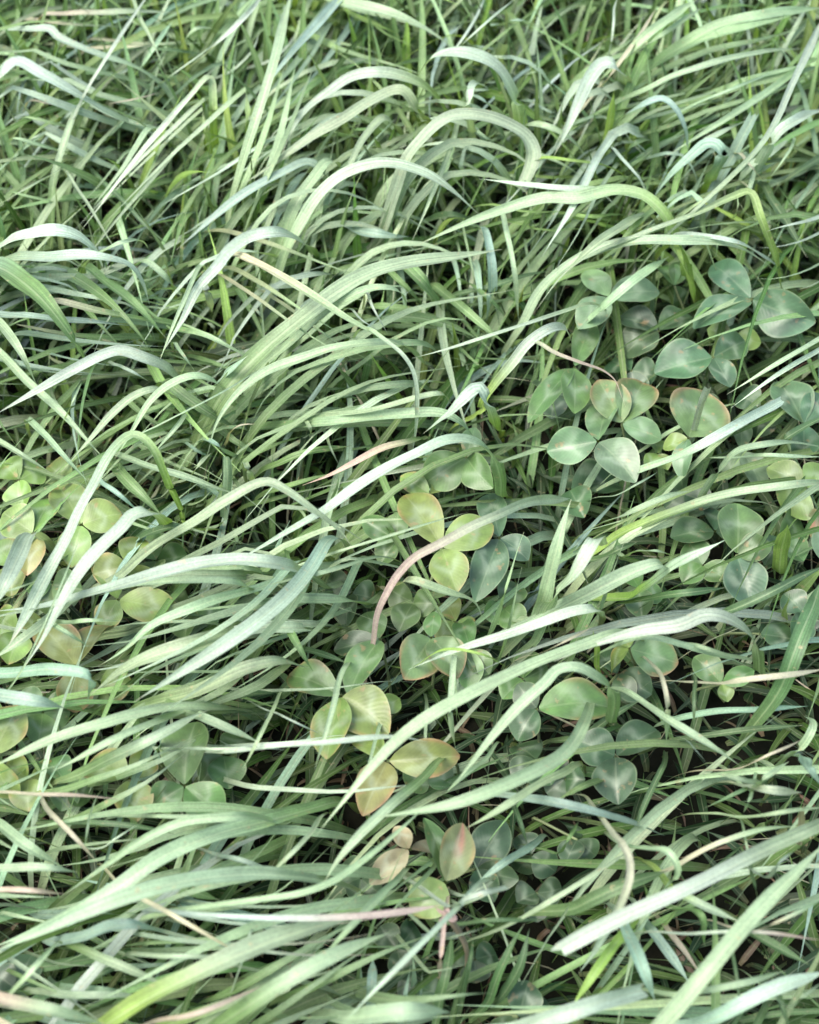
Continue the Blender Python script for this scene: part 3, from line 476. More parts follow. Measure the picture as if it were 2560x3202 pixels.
('pinkish dry stalk lying at the left edge in the lower third','single grass blades lying over the sward','t>k',2.0,2.0,0,[-2135,-1416,-40,-2043,-1587,477,-1873,-1750,867,-1638,-1855,1071,-1472,-1878,1105,-1354,-1860,1042,-1259,-1833,956]),
('midsize pale green straight blade pointing lower right, far left low down','single grass blades lying over the sward','p',5.1,5.1,0,[-2046,-1458,-40,-1994,-1617,381,-1900,-1789,692,-1790,-1907,817,-1657,-2020,885,-1525,-2063,763]),
('thin dull green straight blade pointing right, far left low down','single grass blades lying over the sward','d',2.4,2.4,0,[-1859,-1517,-40,-1756,-1674,410,-1564,-1832,745,-1337,-1931,937,-1171,-1948,929,-1036,-1930,821]),
('thin pale green straight blade pointing right, left low down','single grass blades lying over the sward','p',2.4,2.4,0,[-1544,-1538,-40,-1464,-1669,391,-1316,-1787,711,-1009,-1883,911,-749,-1833,784]),
('midsize pale green curved blade pointing lower left, left low down','single grass blades lying over the sward','p',4.0,4.0,0,[-467,-1345,-40,-504,-1528,325,-571,-1763,591,-629,-1915,943,-730,-2021,1182,-969,-2028,1151,-1174,-2098,1069,-1279,-2150,1006,-1512,-2242,851]),
('broad soft blade sweeping to the left edge in the lower left','single grass blades lying over the sward','g>p',7.4,7.4,0,[-253,-1393,-40,-290,-1509,298,-358,-1628,541,-440,-1706,632,-610,-1860,815,-877,-2049,1028,-1072,-2173,1082,-1245,-2295,1054,-1463,-2383,963,-1797,-2439,779]),
('broad pale green straight blade pointing left, left low down','single grass blades lying over the sward','p',6.3,6.3,0,[-146,-1879,-40,-279,-2069,578,-527,-2234,1050,-628,-2259,1126,-771,-2309,1225,-949,-2383,1316,-1138,-2459,1346,-1328,-2528,1315,-1516,-2581,1245,-1703,-2618,1158]),
('thin pinkish straight blade pointing right, far left low down','single grass blades lying over the sward','k',2.3,2.3,0,[-2128,-1842,-40,-2015,-2031,485,-1807,-2225,881,-1588,-2335,1130,-1460,-2274,971]),
('midsize pale green straight blade pointing right, far left low down','single grass blades lying over the sward','p',3.9,3.9,0,[-2041,-1821,-40,-1961,-1989,505,-1812,-2138,918,-1514,-2251,1159,-1411,-2201,1012]),
('thin straw coloured straight blade pointing lower right, left near bottom edge','single grass blades lying over the sward','t',1.9,1.9,0,[-1520,-1678,-40,-1409,-1936,517,-1203,-2247,940,-1103,-2353,1067,-963,-2481,1193,-819,-2556,1170,-691,-2582,1036]),
('white stalk reddening toward the pink knot in the lower centre','single grass blades lying over the sward','w>k',2.2,3.1,0,[-1390,-1988,-40,-1269,-2186,557,-1043,-2375,1013,-874,-2440,1127,-712,-2493,1222,-548,-2528,1284,-370,-2532,1296,-183,-2500,1256,-11,-2447,1187,134,-2391,1117]),
('narrow pale green curved blade pointing upper right, mid left low down','single grass blades lying over the sward','p',2.9,2.9,0,[-1417,-2078,-40,-1280,-2245,548,-1025,-2376,997,-793,-2405,1144,-596,-2424,1239,-445,-2419,1275,-320,-2370,1274,-187,-2253,1244,-45,-2082,1178,88,-1902,1099]),
('hairlike whitish arched blade pointing upper right, left near bottom edge','single grass blades lying over the sward','w',1.0,1.0,0,[-876,-2613,-40,-807,-2648,544,-677,-2538,989,-661,-2513,1089,-632,-2395,924,-577,-2207,549]),
('broad bluish green curved blade pointing right, far left near bottom edge','single grass blades lying over the sward','b',5.7,5.7,0,[-1741,-2072,-40,-1675,-2204,329,-1551,-2342,598,-1453,-2403,790,-1153,-2522,1197,-1017,-2403,862]),
('narrow pale green straight blade pointing upper right, far left near bottom edge','single grass blades lying over the sward','p',2.5,2.5,0,[-1935,-2519,-40,-1840,-2647,509,-1664,-2718,925,-1515,-2700,1185,-1448,-2500,1020]),
('thin pale green straight blade pointing right, left near bottom edge','single grass blades lying over the sward','p',2.2,2.2,0,[-1353,-2184,-40,-1271,-2365,512,-1119,-2534,931,-887,-2651,1193,-691,-2595,1027]),
('very broad soft yellowish blade slanting up from the bottom edge at left','single grass blades lying over the sward','l>p',8.6,8.6,0,[-1628,-2729,-40,-1485,-2835,545,-1220,-2856,990,-1107,-2822,1084,-976,-2784,1178,-830,-2736,1249,-685,-2675,1269,-539,-2603,1247,-373,-2515,1186,-182,-2410,1092]),
('soft green blade slanting up from the bottom, right of the yellowish one','single grass blades lying over the sward','g>p',6.8,6.8,0,[-1014,-2631,-40,-917,-2766,550,-738,-2838,1000,-560,-2810,1207,-409,-2749,1282,-258,-2647,1236,-82,-2502,1103]),
('broad pale green straight blade pointing right, far left near bottom edge','single grass blades lying over the sward','k>p',5.5,5.5,0,[-2109,-2238,-40,-1980,-2468,537,-1742,-2722,977,-1585,-2825,1156,-1395,-2906,1249,-1205,-2896,1077]),
('pinkish brown stalk near the bottom edge left of centre','single grass blades lying over the sward','k',2.2,2.2,0,[-1281,-2544,-40,-1193,-2708,533,-1031,-2840,969,-804,-2888,1232,-557,-2714,1069]),
('midsize pale green straight blade pointing lower left, mid left low down','single grass blades lying over the sward','g>p',4.3,4.3,0,[251,-1096,-40,184,-1367,516,59,-1702,938,-11,-1838,1057,-108,-1998,1176,-215,-2118,1195,-300,-2196,1130,-362,-2264,1034]),
('thin pale green straight blade pointing lower left, mid left low down','single grass blades lying over the sward','p',2.3,2.3,0,[-369,-1428,-40,-385,-1649,481,-413,-1904,875,-437,-2040,1028,-494,-2165,1120,-605,-2188,965]),
('thin pale green straight blade pointing lower left, mid right low down','single grass blades lying over the sward','p',2.1,2.1,0,[476,-1017,-40,430,-1245,425,344,-1530,773,286,-1670,941,222,-1749,982,155,-1745,853]),
('midsize pale green straight blade pointing lower left, mid right low down','single grass blades lying over the sward','p',4.3,4.3,0,[887,-1172,-40,813,-1404,499,676,-1674,908,556,-1831,1084,411,-1957,1159,243,-1989,1001]),
('short white blade with a square cut end right of the pink knot','single grass blades lying over the sward','w',3.2,3.2,1,[-140,-1715,-40,-30,-2007,564,176,-2367,1025,225,-2429,1228,298,-2434,1308,404,-2320,1130]),
('white stalk slanting down left from the pink knot','single grass blades lying over the sward','w',2.5,2.5,0,[409,-1781,-40,363,-2020,563,277,-2281,1024,217,-2393,1120,122,-2543,1243,-2,-2694,1313,-134,-2807,1261,-265,-2900,1129]),
('pink withered strip hanging below the pink knot','single grass blades lying over the sward','k',2.0,2.0,0,[187,-1786,-40,173,-2067,535,148,-2415,972,142,-2478,973,134,-2540,919,129,-2493,540]),
('thin dull green straight blade pointing right, mid right near bottom edge','single grass blades lying over the sward','d',2.3,2.3,0,[-71,-1984,-40,24,-2148,417,202,-2318,759,357,-2400,962,609,-2328,836]),
('narrow pale green straight blade pointing lower left, mid left near bottom edge','single grass blades lying over the sward','p',3.5,3.5,0,[37,-1707,-40,-2,-1940,504,-76,-2210,916,-130,-2343,1061,-228,-2504,1173,-378,-2588,1010]),
('narrow dull green straight blade pointing upper right, mid right near bottom edge','single grass blades lying over the sward','d',3.7,3.7,0,[240,-2510,-40,272,-2542,193,334,-2538,351,361,-2521,419,399,-2444,591,506,-2298,702]),
('midsize dull green curved blade pointing upward, mid right near bottom edge','single grass blades lying over the sward','d',4.4,4.4,0,[278,-2440,-40,317,-2485,193,387,-2506,351,416,-2500,420,488,-2448,617,522,-2320,702]),
('soft wide pale blade end at the bottom edge in the centre','single grass blades lying over the sward','p',7.5,7.5,0,[-492,-2438,-40,-402,-2652,582,-234,-2861,1058,-141,-2918,1255,-13,-2946,1353,157,-2875,1167]),
('narrow bluish green straight blade pointing lower left, mid right low down','single grass blades lying over the sward','b',3.5,3.5,0,[695,-1537,-40,645,-1678,291,551,-1845,530,414,-2012,679,284,-2060,584]),
('thin pale green straight blade pointing upper right, right low down','single grass blades lying over the sward','p',2.3,2.3,0,[158,-2167,-40,261,-2292,483,452,-2367,878,595,-2358,1083,763,-2260,1109,961,-2074,968]),
('big straight pale blade in the lower right with a blunt pinkish tip at left','single grass blades lying over the sward','p>w',6.3,6.3,1,[2132,-1447,-40,1991,-1717,590,1729,-2025,1074,1630,-2100,1141,1495,-2200,1230,1317,-2321,1327,1122,-2433,1376,932,-2515,1351,758,-2578,1277,600,-2629,1184]),
('big pale blade crossing the lower right corner diagonally','single grass blades lying over the sward','p',7.2,7.2,0,[742,-2854,-40,820,-2940,545,966,-2923,991,1033,-2870,1080,1122,-2796,1181,1231,-2691,1256,1350,-2557,1268,1478,-2412,1236,1622,-2258,1173,1778,-2090,1093]),
('white blade with a torn end at the bottom edge right of centre','single grass blades lying over the sward','w',6.7,6.7,1,[25,-2562,-40,162,-2744,562,418,-2899,1021,557,-2928,1255,727,-2885,1292,939,-2764,1126]),
('broad whitish straight blade pointing upper right, far right near bottom edge','single grass blades lying over the sward','b>w',6.3,6.3,0,[846,-2581,-40,967,-2718,480,1192,-2816,872,1254,-2819,982,1357,-2807,1101,1522,-2735,1095,1733,-2610,962]),
('twisted tan and white dead blade lying over the big straight blade','single grass blades lying over the sward','t>w',3.2,3.2,0,[771,-1294,-40,804,-1663,661,864,-2132,1201,879,-2218,1305,902,-2283,1317,899,-2373,1326,868,-2440,1233,808,-2487,1022,730,-2511,667]),
('teal tapering blade over the dark hollow in the lower right','single grass blades lying over the sward','b',4.1,4.1,0,[226,-1359,-40,342,-1591,546,558,-1846,994,650,-1912,1081,793,-1924,1040,976,-1870,831,1167,-1799,552]),
('thin white stalk crossing the big diagonal blade in the lower right','single grass blades lying over the sward','w>k',1.4,1.4,0,[889,-2081,-40,968,-2273,535,1113,-2456,974,1278,-2553,1207,1476,-2570,1228,1723,-2527,1073]),
('thin pale green straight blade pointing upper right, far right near bottom edge','single grass blades lying over the sward','k>p',1.9,1.9,0,[1284,-1995,-40,1343,-2215,535,1452,-2451,973,1490,-2499,1162,1575,-2485,1243,1747,-2346,1073]),
('broad dull green straight blade pointing right, right low down','single grass blades lying over the sward','d',6.0,6.0,0,[447,-1990,-40,535,-2130,420,699,-2252,764,776,-2273,895,911,-2250,978,1127,-2105,842]),
('narrow pale green arched blade pointing downward, right low down','single grass blades lying over the sward','p',3.6,3.6,0,[921,-1517,-40,938,-1672,313,971,-1860,569,1024,-2065,963,1101,-2178,1139,1134,-2228,1097,1068,-2219,820]),
('thin pale green straight blade pointing right, far right low down, lower of two','single grass blades lying over the sward','t>p',2.3,2.3,0,[933,-1868,-40,1011,-2004,471,1156,-2103,857,1220,-2108,975,1323,-2098,1087,1485,-2039,1073,1688,-1950,945]),
('midsize pale green lime footed straight blade pointing lower right, far right near bottom edge','single grass blades lying over the sward','l>p',4.0,4.0,0,[1054,-1638,-40,1093,-1900,470,1166,-2233,854,1186,-2300,965,1393,-2391,942]),
('midsize dull green straight blade pointing lower right, far right near bottom edge','single grass blades lying over the sward','d',4.3,4.3,0,[1406,-1912,-40,1429,-2106,394,1473,-2336,716,1489,-2394,800,1696,-2518,789]),
('midsize green arched blade pointing lower right, far right near bottom edge','single grass blades lying over the sward','g',4.3,4.3,0,[1140,-1788,-40,1147,-1925,249,1160,-2098,454,1169,-2186,610,1240,-2358,907,1289,-2376,653]),
('broad bluish green straight blade pointing downward, right near bottom edge','single grass blades lying over the sward','b',5.5,5.5,0,[919,-1882,-40,923,-2086,415,932,-2332,755,940,-2468,894,966,-2609,966,1029,-2699,833]),
('narrow straw coloured straight blade pointing lower right, right near bottom edge','single grass blades lying over the sward','t',2.7,2.7,0,[1111,-1913,-40,1120,-2065,309,1136,-2248,562,1143,-2304,625,1258,-2488,620]),
('midsize lime green straight blade pointing lower left, right near bottom edge','single grass blades lying over the sward','l',4.2,4.2,0,[1113,-1902,-40,1057,-2101,408,954,-2336,741,873,-2464,871,769,-2614,948,668,-2722,817]),
('midsize bluish green straight blade pointing lower right, right near bottom edge','single grass blades lying over the sward','b',4.4,4.4,0,[1023,-1841,-40,1037,-2020,314,1063,-2252,570,1072,-2314,633,1207,-2539,629]),
('narrow pale green straight blade pointing left, far right low down','single grass blades lying over the sward','p',3.3,3.3,0,[1750,-1350,-40,1683,-1544,516,1557,-1738,938,1412,-1853,1202,1344,-1737,1035]),
('midsize pale green straight blade pointing right, far right low down','single grass blades lying over the sward','p',4.0,4.0,0,[1420,-1294,-40,1450,-1499,482,1505,-1724,876,1558,-1858,1115,1735,-1794,966]),
('narrow pale green straight blade pointing upper right, far right low down','single grass blades lying over the sward','p',3.1,3.1,0,[1439,-1136,-40,1469,-1402,482,1524,-1740,876,1537,-1797,1096,1691,-1645,965]),
('thin dull green straight blade pointing lower left, far right low down','single grass blades lying over the sward','d',2.4,2.4,0,[1797,-1236,-40,1727,-1424,414,1597,-1641,753,1469,-1780,937,1312,-1804,830]),
('thin pale green straight blade pointing lower left, far right low down','single grass blades lying over the sward','p',1.7,1.7,0,[1693,-1122,-40,1644,-1373,464,1552,-1688,844,1468,-1898,1068,1464,-1874,931]),
('thin pale green straight blade pointing right, far right low down, upper of two','single grass blades lying over the sward','p',2.0,2.0,0,[1249,-1456,-40,1324,-1662,496,1463,-1882,901,1578,-1990,1152,1824,-1878,994]),
('narrow straw coloured straight blade pointing upward, far right low down','single grass blades lying over the sward','t',3.1,3.1,0,[1872,-1590,-40,1841,-1707,292,1784,-1829,531,1738,-1885,836,1685,-1955,1180]),
('thin dull green straight blade pointing downward, far right near bottom edge','single grass blades lying over the sward','d',1.6,1.6,0,[1424,-1866,-40,1413,-2079,384,1391,-2351,699,1365,-2601,890,1391,-2782,771]),
('narrow dull green straight blade pointing downward, far right near bottom edge','single grass blades lying over the sward','d',2.6,2.6,0,[1608,-2221,-40,1596,-2390,376,1573,-2582,684,1550,-2712,857,1592,-2786,754]),
('narrow dull green straight blade pointing downward, right low down','single grass blades lying over the sward','d',2.9,2.9,0,[1285,-1080,-40,1252,-1241,309,1190,-1441,562,1169,-1492,601,1015,-1848,619]),
('narrow pale green arched blade pointing right, far left high up','single grass blades lying over the sward','p',3.3,3.3,0,[-1924,2029,-40,-1899,1897,317,-1851,1755,576,-1737,1554,862,-1552,1373,1152,-1461,1550,978,-1443,1640,830]),
('narrow lime green straight blade pointing upward, far left near top edge','single grass blades lying over the sward','l',3.9,3.9,0,[-2390,3643,-40,-2341,3544,225,-2252,3434,409,-2215,3406,587,-2143,3341,908]),
('thin pale green straight blade pointing upward, far left high up','single grass blades lying over the sward','p',3.2,3.2,0,[-2435,2534,-40,-2398,2495,227,-2330,2497,413,-2300,2516,627,-2260,2531,919]),
('narrow lime green straight blade pointing upward, mid left high up','single grass blades lying over the sward','l',4.7,4.7,0,[-130,2985,-40,-137,2883,215,-151,2765,392,-168,2668,580,-205,2504,870]),
('broad lime green straight blade pointing upper left, mid right near top edge','single grass blades lying over the sward','l',10.2,10.2,0,[243,3102,-40,212,3007,248,154,2912,450,109,2872,632,37,2804,814,-39,2724,1000]),
('midsize pale green straight blade pointing upward, mid right near top edge','single grass blades lying over the sward','p',5.7,5.7,1,[564,3830,-40,559,3642,326,550,3399,593,540,3191,844,532,2784,1317]),
('thin pale green arched blade pointing upper right, mid right near top edge','single grass blades lying over the sward','p',3.3,3.3,0,[621,3514,-40,627,3387,266,639,3239,484,649,3149,639,696,3019,882,796,2961,968]),
('narrow pale green arched blade pointing lower right, right high up','single grass blades lying over the sward','p',4.9,4.9,0,[623,3133,-40,626,3014,264,633,2879,480,645,2729,739,787,2477,961,908,2463,901,1055,2520,692]),
('thin bluish green curved blade pointing right, mid right near top edge','single grass blades lying over the sward','b',3.3,3.3,0,[473,4219,-40,483,4097,258,500,3955,470,535,3769,642,659,3439,940,855,3712,677]),
('midsize bluish green straight blade pointing right, mid left high up','single grass blades lying over the sward','b',6.6,6.6,0,[-533,2443,-40,-483,2268,331,-391,2050,603,-296,1887,720,-168,1805,770,-5,1894,664]),
('midsize dull green curved blade pointing right, mid right high up','single grass blades lying over the sward','d',5.8,5.8,0,[-40,2422,-40,-18,2325,208,23,2214,378,78,2114,557,238,1972,757,397,2134,545]),
('hanging blue green blade left of the white slanting blade, upper right of centre','single grass blades lying over the sward','b',5.5,5.5,0,[322,2405,-40,346,2121,486,392,1752,883,423,1561,972,447,1434,948,450,1387,781,434,1414,491]),
('thin pale green straight blade pointing downward, mid right in upper third','single grass blades lying over the sward','p',3.0,3.0,0,[499,2440,-40,508,2206,456,526,1918,830,546,1696,892,574,1488,821,623,1423,461]),
('thin dull green straight blade pointing right, mid right in upper third','single grass blades lying over the sward','d',3.1,3.1,0,[98,1737,-40,147,1644,289,237,1564,525,358,1527,620,547,1548,671,807,1715,579]),
('hairlike whitish straight blade pointing lower right, mid left in upper third, lower of two','single grass blades lying over the sward','w',1.6,1.6,0,[-414,1577,-40,-387,1360,502,-336,1120,913,-225,794,1171,-129,858,1007]),
('hairlike whitish straight blade pointing lower right, mid left in upper third, upper of two','single grass blades lying over the sward','w',1.6,1.6,0,[-277,1725,-40,-263,1504,495,-236,1253,900,-177,888,1150,-115,864,993]),
('midsize green straight blade pointing upper left, mid left above middle','single grass blades lying over the sward','g',5.1,5.1,0,[-73,849,-40,-118,824,184,-202,835,335,-240,855,434,-315,867,582,-400,871,744]),
('broad green straight blade pointing upward, far right near top edge','single grass blades lying over the sward','g',9.7,9.7,0,[1906,3533,-40,1868,3460,193,1798,3388,352,1750,3363,529,1680,3317,782]),
('hairlike pale green straight blade pointing upper right, far right near top edge','single grass blades lying over the sward','p',1.8,1.8,0,[1350,3095,-40,1444,2910,482,1617,2724,877,1823,2606,1121,2193,2991,967]),
('thin straw coloured straight blade pointing lower right, far right high up','single grass blades lying over the sward','t',3.0,3.0,0,[1869,2948,-40,1872,2669,501,1877,2313,912,1884,1932,1168,1993,1972,1005]),
('hairlike pale green straight blade pointing lower left, far right high up','single grass blades lying over the sward','p',1.7,1.7,0,[2352,2996,-40,2318,2777,466,2254,2521,847,2094,2088,1086,2037,2076,934]),
('thin pale green straight blade pointing upward, far right high up','single grass blades lying over the sward','p',2.6,2.6,0,[1971,2445,-40,1950,2230,462,1912,1982,841,1887,1875,1074,1966,2199,927]),
('midsize pale green straight blade pointing lower left, right high up','single grass blades lying over the sward','p',5.4,5.4,0,[1534,2423,-40,1455,2152,503,1307,1814,915,1118,1495,1127,962,1326,1157,832,1291,1009]),
('narrow green straight blade pointing lower left, right high up','single grass blades lying over the sward','g',4.7,4.7,0,[1536,2424,-40,1505,2239,432,1446,2038,786,1286,1704,986,1182,1583,982,1110,1568,866]),
('midsize bluish green straight blade pointing upper right, left in upper third','single grass blades lying over the sward','b',5.3,5.3,0,[-1210,1182,-40,-1162,1019,310,-1073,816,563,-1010,712,783,-949,630,957,-829,601,1126]),
('midsize pale green straight blade pointing right, left in upper third','single grass blades lying over the sward','g>p',5.3,5.3,0,[-1461,1508,-40,-1404,1332,404,-1299,1137,734,-1163,980,872,-993,851,937,-814,851,809]),
('thin whitish straight blade pointing lower right, far left in upper third','single grass blades lying over the sward','w',2.7,2.7,0,[-1754,1332,-40,-1681,1062,506,-1547,726,920,-1391,445,1179,-1332,518,1014]),
('narrow whitish straight blade pointing downward, left in upper third','single grass blades lying over the sward','w',3.7,3.7,0,[-1183,1838,-40,-1154,1564,540,-1101,1229,981,-1079,1131,1043,-1105,1419,545]),
('thin pale green straight blade pointing lower right, left in upper third','single grass blades lying over the sward','p',2.0,2.0,0,[-1340,1389,-40,-1311,1178,468,-1259,939,851,-1149,615,1091,-1106,627,938]),
('hairlike pale green straight blade pointing upward, far left above middle','single grass blades lying over the sward','p',1.2,1.2,0,[-1947,817,-40,-1882,610,491,-1762,385,893,-1679,291,1141,-1689,556,984]),
('midsize green straight blade pointing lower right, left above middle','single grass blades lying over the sward','g',6.0,6.0,0,[-1449,1094,-40,-1386,876,486,-1269,630,884,-1178,507,941,-1051,454,867,-900,604,491]),
('thin pale green straight blade pointing lower left, left above middle','single grass blades lying over the sward','p',2.4,2.4,0,[-1117,1055,-40,-1133,852,384,-1161,600,698,-1207,306,893,-1317,239,770]),
('hairlike pale green straight blade pointing upper right, left above middle','single grass blades lying over the sward','p',1.1,1.1,0,[-1681,461,-40,-1590,289,548,-1423,148,996,-1241,104,1172,-1066,133,1274,-896,297,1237,-720,568,1098]),
('thin straw coloured arched blade pointing upper right, left above middle','single grass blades lying over the sward','t',2.4,2.4,0,[-1063,729,-40,-1039,607,278,-993,470,505,-958,402,677,-878,309,913,-771,244,1010]),
('narrow bluish green straight blade pointing lower right, left above middle','single grass blades lying over the sward','b',4.0,4.0,0,[-1228,735,-40,-1164,534,440,-1045,303,800,-971,209,879,-926,288,723,-890,446,444]),
('thin pale green straight blade pointing upper right, left above middle','single grass blades lying over the sward','p',2.8,2.8,0,[-1390,503,-40,-1304,339,373,-1144,155,679,-1061,94,871,-1023,274,749]),
('narrow pale green straight blade pointing lower right, left above middle','single grass blades lying over the sward','p',3.1,3.1,0,[-883,520,-40,-862,288,535,-823,31,972,-792,-92,1076,-800,197,540]),
('thin bluish green straight blade pointing lower right, far left above middle','single grass blades lying over the sward','b',2.7,2.7,0,[-1720,525,-40,-1669,316,431,-1575,69,784,-1425,-199,1005,-1337,-204,865]),
('midsize pale green straight blade pointing lower right, far left in upper third','single grass blades lying over the sward','p',5.0,5.0,0,[-2425,1646,-40,-2344,1328,588,-2193,929,1069,-2036,624,1289,-1918,409,1362,-1865,368,1178]),
('wide white blurred blade at the left edge at mid height','single grass blades lying over the sward','w',7.8,7.8,0,[-1849,59,-40,-1841,-192,576,-1828,-471,1047,-1806,-744,1268,-1833,-928,1333,-1934,-974,1155]),
('thin pale green straight blade pointing upper right, far left below middle','single grass blades lying over the sward','p',1.8,1.8,0,[-2163,-352,-40,-2095,-538,498,-1969,-721,905,-1808,-839,1160,-1748,-674,998]),
('midsize dull green curved blade pointing right, left below middle','single grass blades lying over the sward','d',5.8,5.8,0,[-1604,147,-40,-1553,34,240,-1458,-100,436,-1396,-159,562,-1160,-290,871,-1053,-184,627]),
('midsize pale green straight blade pointing upper right, left in lower third','single grass blades lying over the sward','g>p',5.2,5.2,0,[-1815,-1368,-40,-1684,-1514,477,-1439,-1629,868,-1315,-1644,1010,-1130,-1601,1112,-912,-1378,957]),
('narrow bluish green straight blade pointing upward, left in lower third','single grass blades lying over the sward','b',3.3,3.3,0,[-1413,-1306,-40,-1346,-1372,234,-1223,-1418,425,-1189,-1419,569,-1099,-1433,944]),
('midsize dull green straight blade pointing right, left in lower third','single grass blades lying over the sward','d',5.5,5.5,0,[-1196,-844,-40,-1106,-973,317,-939,-1111,577,-811,-1172,727,-629,-1085,636]),
('narrow pale green straight blade pointing right, far left below middle','single grass blades lying over the sward','p',2.9,2.9,0,[-1986,-381,-40,-1872,-602,488,-1662,-855,886,-1465,-1008,1134,-1323,-905,977]),
('thin pale green straight blade pointing lower right, far left below middle','single grass blades lying over the sward','p',2.5,2.5,0,[-1902,-349,-40,-1830,-594,508,-1697,-884,924,-1559,-1090,1175,-1483,-1075,1019]),
('thin bluish green straight blade pointing right, left low down','single grass blades lying over the sward','b',2.4,2.4,0,[-1052,-1622,-40,-985,-1795,404,-861,-1985,734,-723,-2114,935,-577,-2105,809]),
('midsize green straight blade pointing right, left low down','single grass blades lying over the sward','g',5.1,5.1,0,[-1213,-1797,-40,-1168,-1923,318,-1084,-2055,578,-965,-2159,737,-848,-2153,637]),
('narrow pale green straight blade pointing right, far left near bottom edge','single grass blades lying over the sward','p',3.5,3.5,0,[-1807,-2327,-40,-1710,-2475,400,-1530,-2620,727,-1301,-2712,930,-1103,-2664,801]),
('midsize pale green straight blade pointing lower right, far left near bottom edge','single grass blades lying over the sward','g>p',3.9,3.9,0,[-1662,-2084,-40,-1600,-2236,392,-1486,-2390,712,-1346,-2491,849,-1183,-2585,910,-1008,-2630,785]),
('narrow dull green straight blade pointing upper right, far left near bottom edge','single grass blades lying over the sward','d',3.0,3.0,0,[-1694,-2398,-40,-1612,-2472,285,-1460,-2517,519,-1316,-2510,664,-1198,-2399,572]),
('thin straw coloured straight blade pointing lower right, far left low down','single grass blades lying over the sward','t',2.4,2.4,0,[-1831,-1282,-40,-1762,-1502,426,-1634,-1771,774,-1543,-1909,920,-1443,-2035,989,-1364,-2083,854]),
('hairlike pale green straight blade pointing downward, far left low down','single grass blades lying over the sward','p',1.0,1.0,0,[-1481,-1283,-40,-1454,-1545,501,-1404,-1869,912,-1361,-2068,1161,-1397,-2092,1005]),
('hairlike whitish straight blade pointing upper right, far left low down','single grass blades lying over the sward','w',1.0,1.0,0,[-1729,-1624,-40,-1604,-1811,463,-1373,-2007,841,-1254,-2064,1076,-1181,-1934,927]),
('midsize dull green straight blade pointing upward, mid right near bottom edge','single grass blades lying over the sward','d',4.0,4.0,0,[69,-2701,-40,91,-2706,307,132,-2614,559,155,-2530,714,188,-2305,616]),
('midsize bluish green straight blade pointing upward, mid left near bottom edge','single grass blades lying over the sward','b',4.4,4.4,0,[-214,-2693,-40,-200,-2692,286,-174,-2599,520,-164,-2543,667,-158,-2404,574]),
('thin dull green straight blade pointing downward, mid right low down','single grass blades lying over the sward','d',2.5,2.5,0,[455,-1234,-40,465,-1401,288,483,-1619,523,502,-1802,670,537,-1868,577]),
('thin dull green straight blade pointing downward, far right low down','single grass blades lying over the sward','d',2.0,2.0,0,[1571,-1593,-40,1548,-1805,416,1507,-2064,756,1470,-2229,968,1504,-2245,834]),
('narrow pale green straight blade pointing right, far right near bottom edge','single grass blades lying over the sward','p',2.8,2.8,0,[885,-2320,-40,967,-2508,498,1120,-2696,906,1208,-2752,1093,1343,-2747,1155,1556,-2637,999]),
('broad bluish green straight blade pointing lower right, far right in lower third','single grass blades lying over the sward','b',6.8,6.8,0,[1814,-1132,-40,1800,-1349,489,1774,-1592,889,1744,-1772,1114,1838,-1795,980]),
('thin whitish straight blade pointing upper right, far right low down','single grass blades lying over the sward','w',1.9,1.9,0,[1478,-1653,-40,1491,-1914,549,1515,-2221,998,1522,-2287,1278,1638,-2133,1100]),
('hairlike pale green straight blade pointing upper right, far right near bottom edge','single grass blades lying over the sward','p',1.2,1.2,0,[1461,-2196,-40,1489,-2463,542,1540,-2782,985,1555,-2844,1250,1696,-2713,1086]),
('hairlike pale green straight blade pointing downward, far right low down','single grass blades lying over the sward','p',1.2,1.2,0,[1519,-1465,-40,1505,-1665,463,1480,-1887,842,1437,-2116,1079,1473,-2156,928]),
('narrow green straight blade pointing lower left, right low down','single grass blades lying over the sward','g',3.6,3.6,0,[1080,-1171,-40,1016,-1322,299,898,-1506,543,779,-1636,697,688,-1634,599]),
('thin green straight blade pointing upper right, right low down','single grass blades lying over the sward','g',1.7,1.7,0,[485,-1598,-40,547,-1783,417,662,-1992,758,686,-2020,971,752,-1873,836]),
('narrow pale green straight blade pointing right, right above middle','single grass blades lying over the sward','p',3.0,3.0,0,[829,139,-40,892,-46,471,1008,-236,856,1086,-306,1037,1209,-284,1090,1396,-116,944]),
('narrow pale green curved blade pointing right, right below middle','single grass blades lying over the sward','p',2.9,2.9,0,[1059,119,-40,1067,-47,310,1081,-254,564,1101,-477,923,1161,-611,1128,1325,-434,812]),
('narrow dull green straight blade pointing upper right, right below middle','single grass blades lying over the sward','d',3.9,3.9,0,[801,13,-40,857,-129,328,960,-286,597,1032,-353,766,1145,-232,658]),
('broad lime green straight blade pointing upward, far right below middle','single grass blades lying over the sward','l',7.8,7.8,0,[2020,-1,-40,1976,-123,245,1894,-270,445,1872,-297,635,1835,-360,989]),
('narrow dull green straight blade pointing right, far right below middle','single grass blades lying over the sward','d',3.7,3.7,0,[962,-291,-40,1032,-463,424,1162,-644,771,1300,-754,988,1522,-636,850]),
('narrow lime green straight blade pointing upward, right in lower third','single grass blades lying over the sward','l',3.0,3.0,0,[1007,-667,-40,978,-786,281,925,-917,511,894,-963,741,843,-1052,1135]),
('thin straw coloured straight blade pointing upper right, right in lower third','single grass blades lying over the sward','t',1.8,1.8,0,[445,-650,-40,506,-839,494,619,-1031,898,719,-1121,1152,849,-953,991]),
('thin dull green straight blade pointing downward, far right in lower third','single grass blades lying over the sward','d',1.8,1.8,0,[1391,-670,-40,1378,-853,401,1353,-1062,730,1306,-1323,934,1310,-1411,805]),
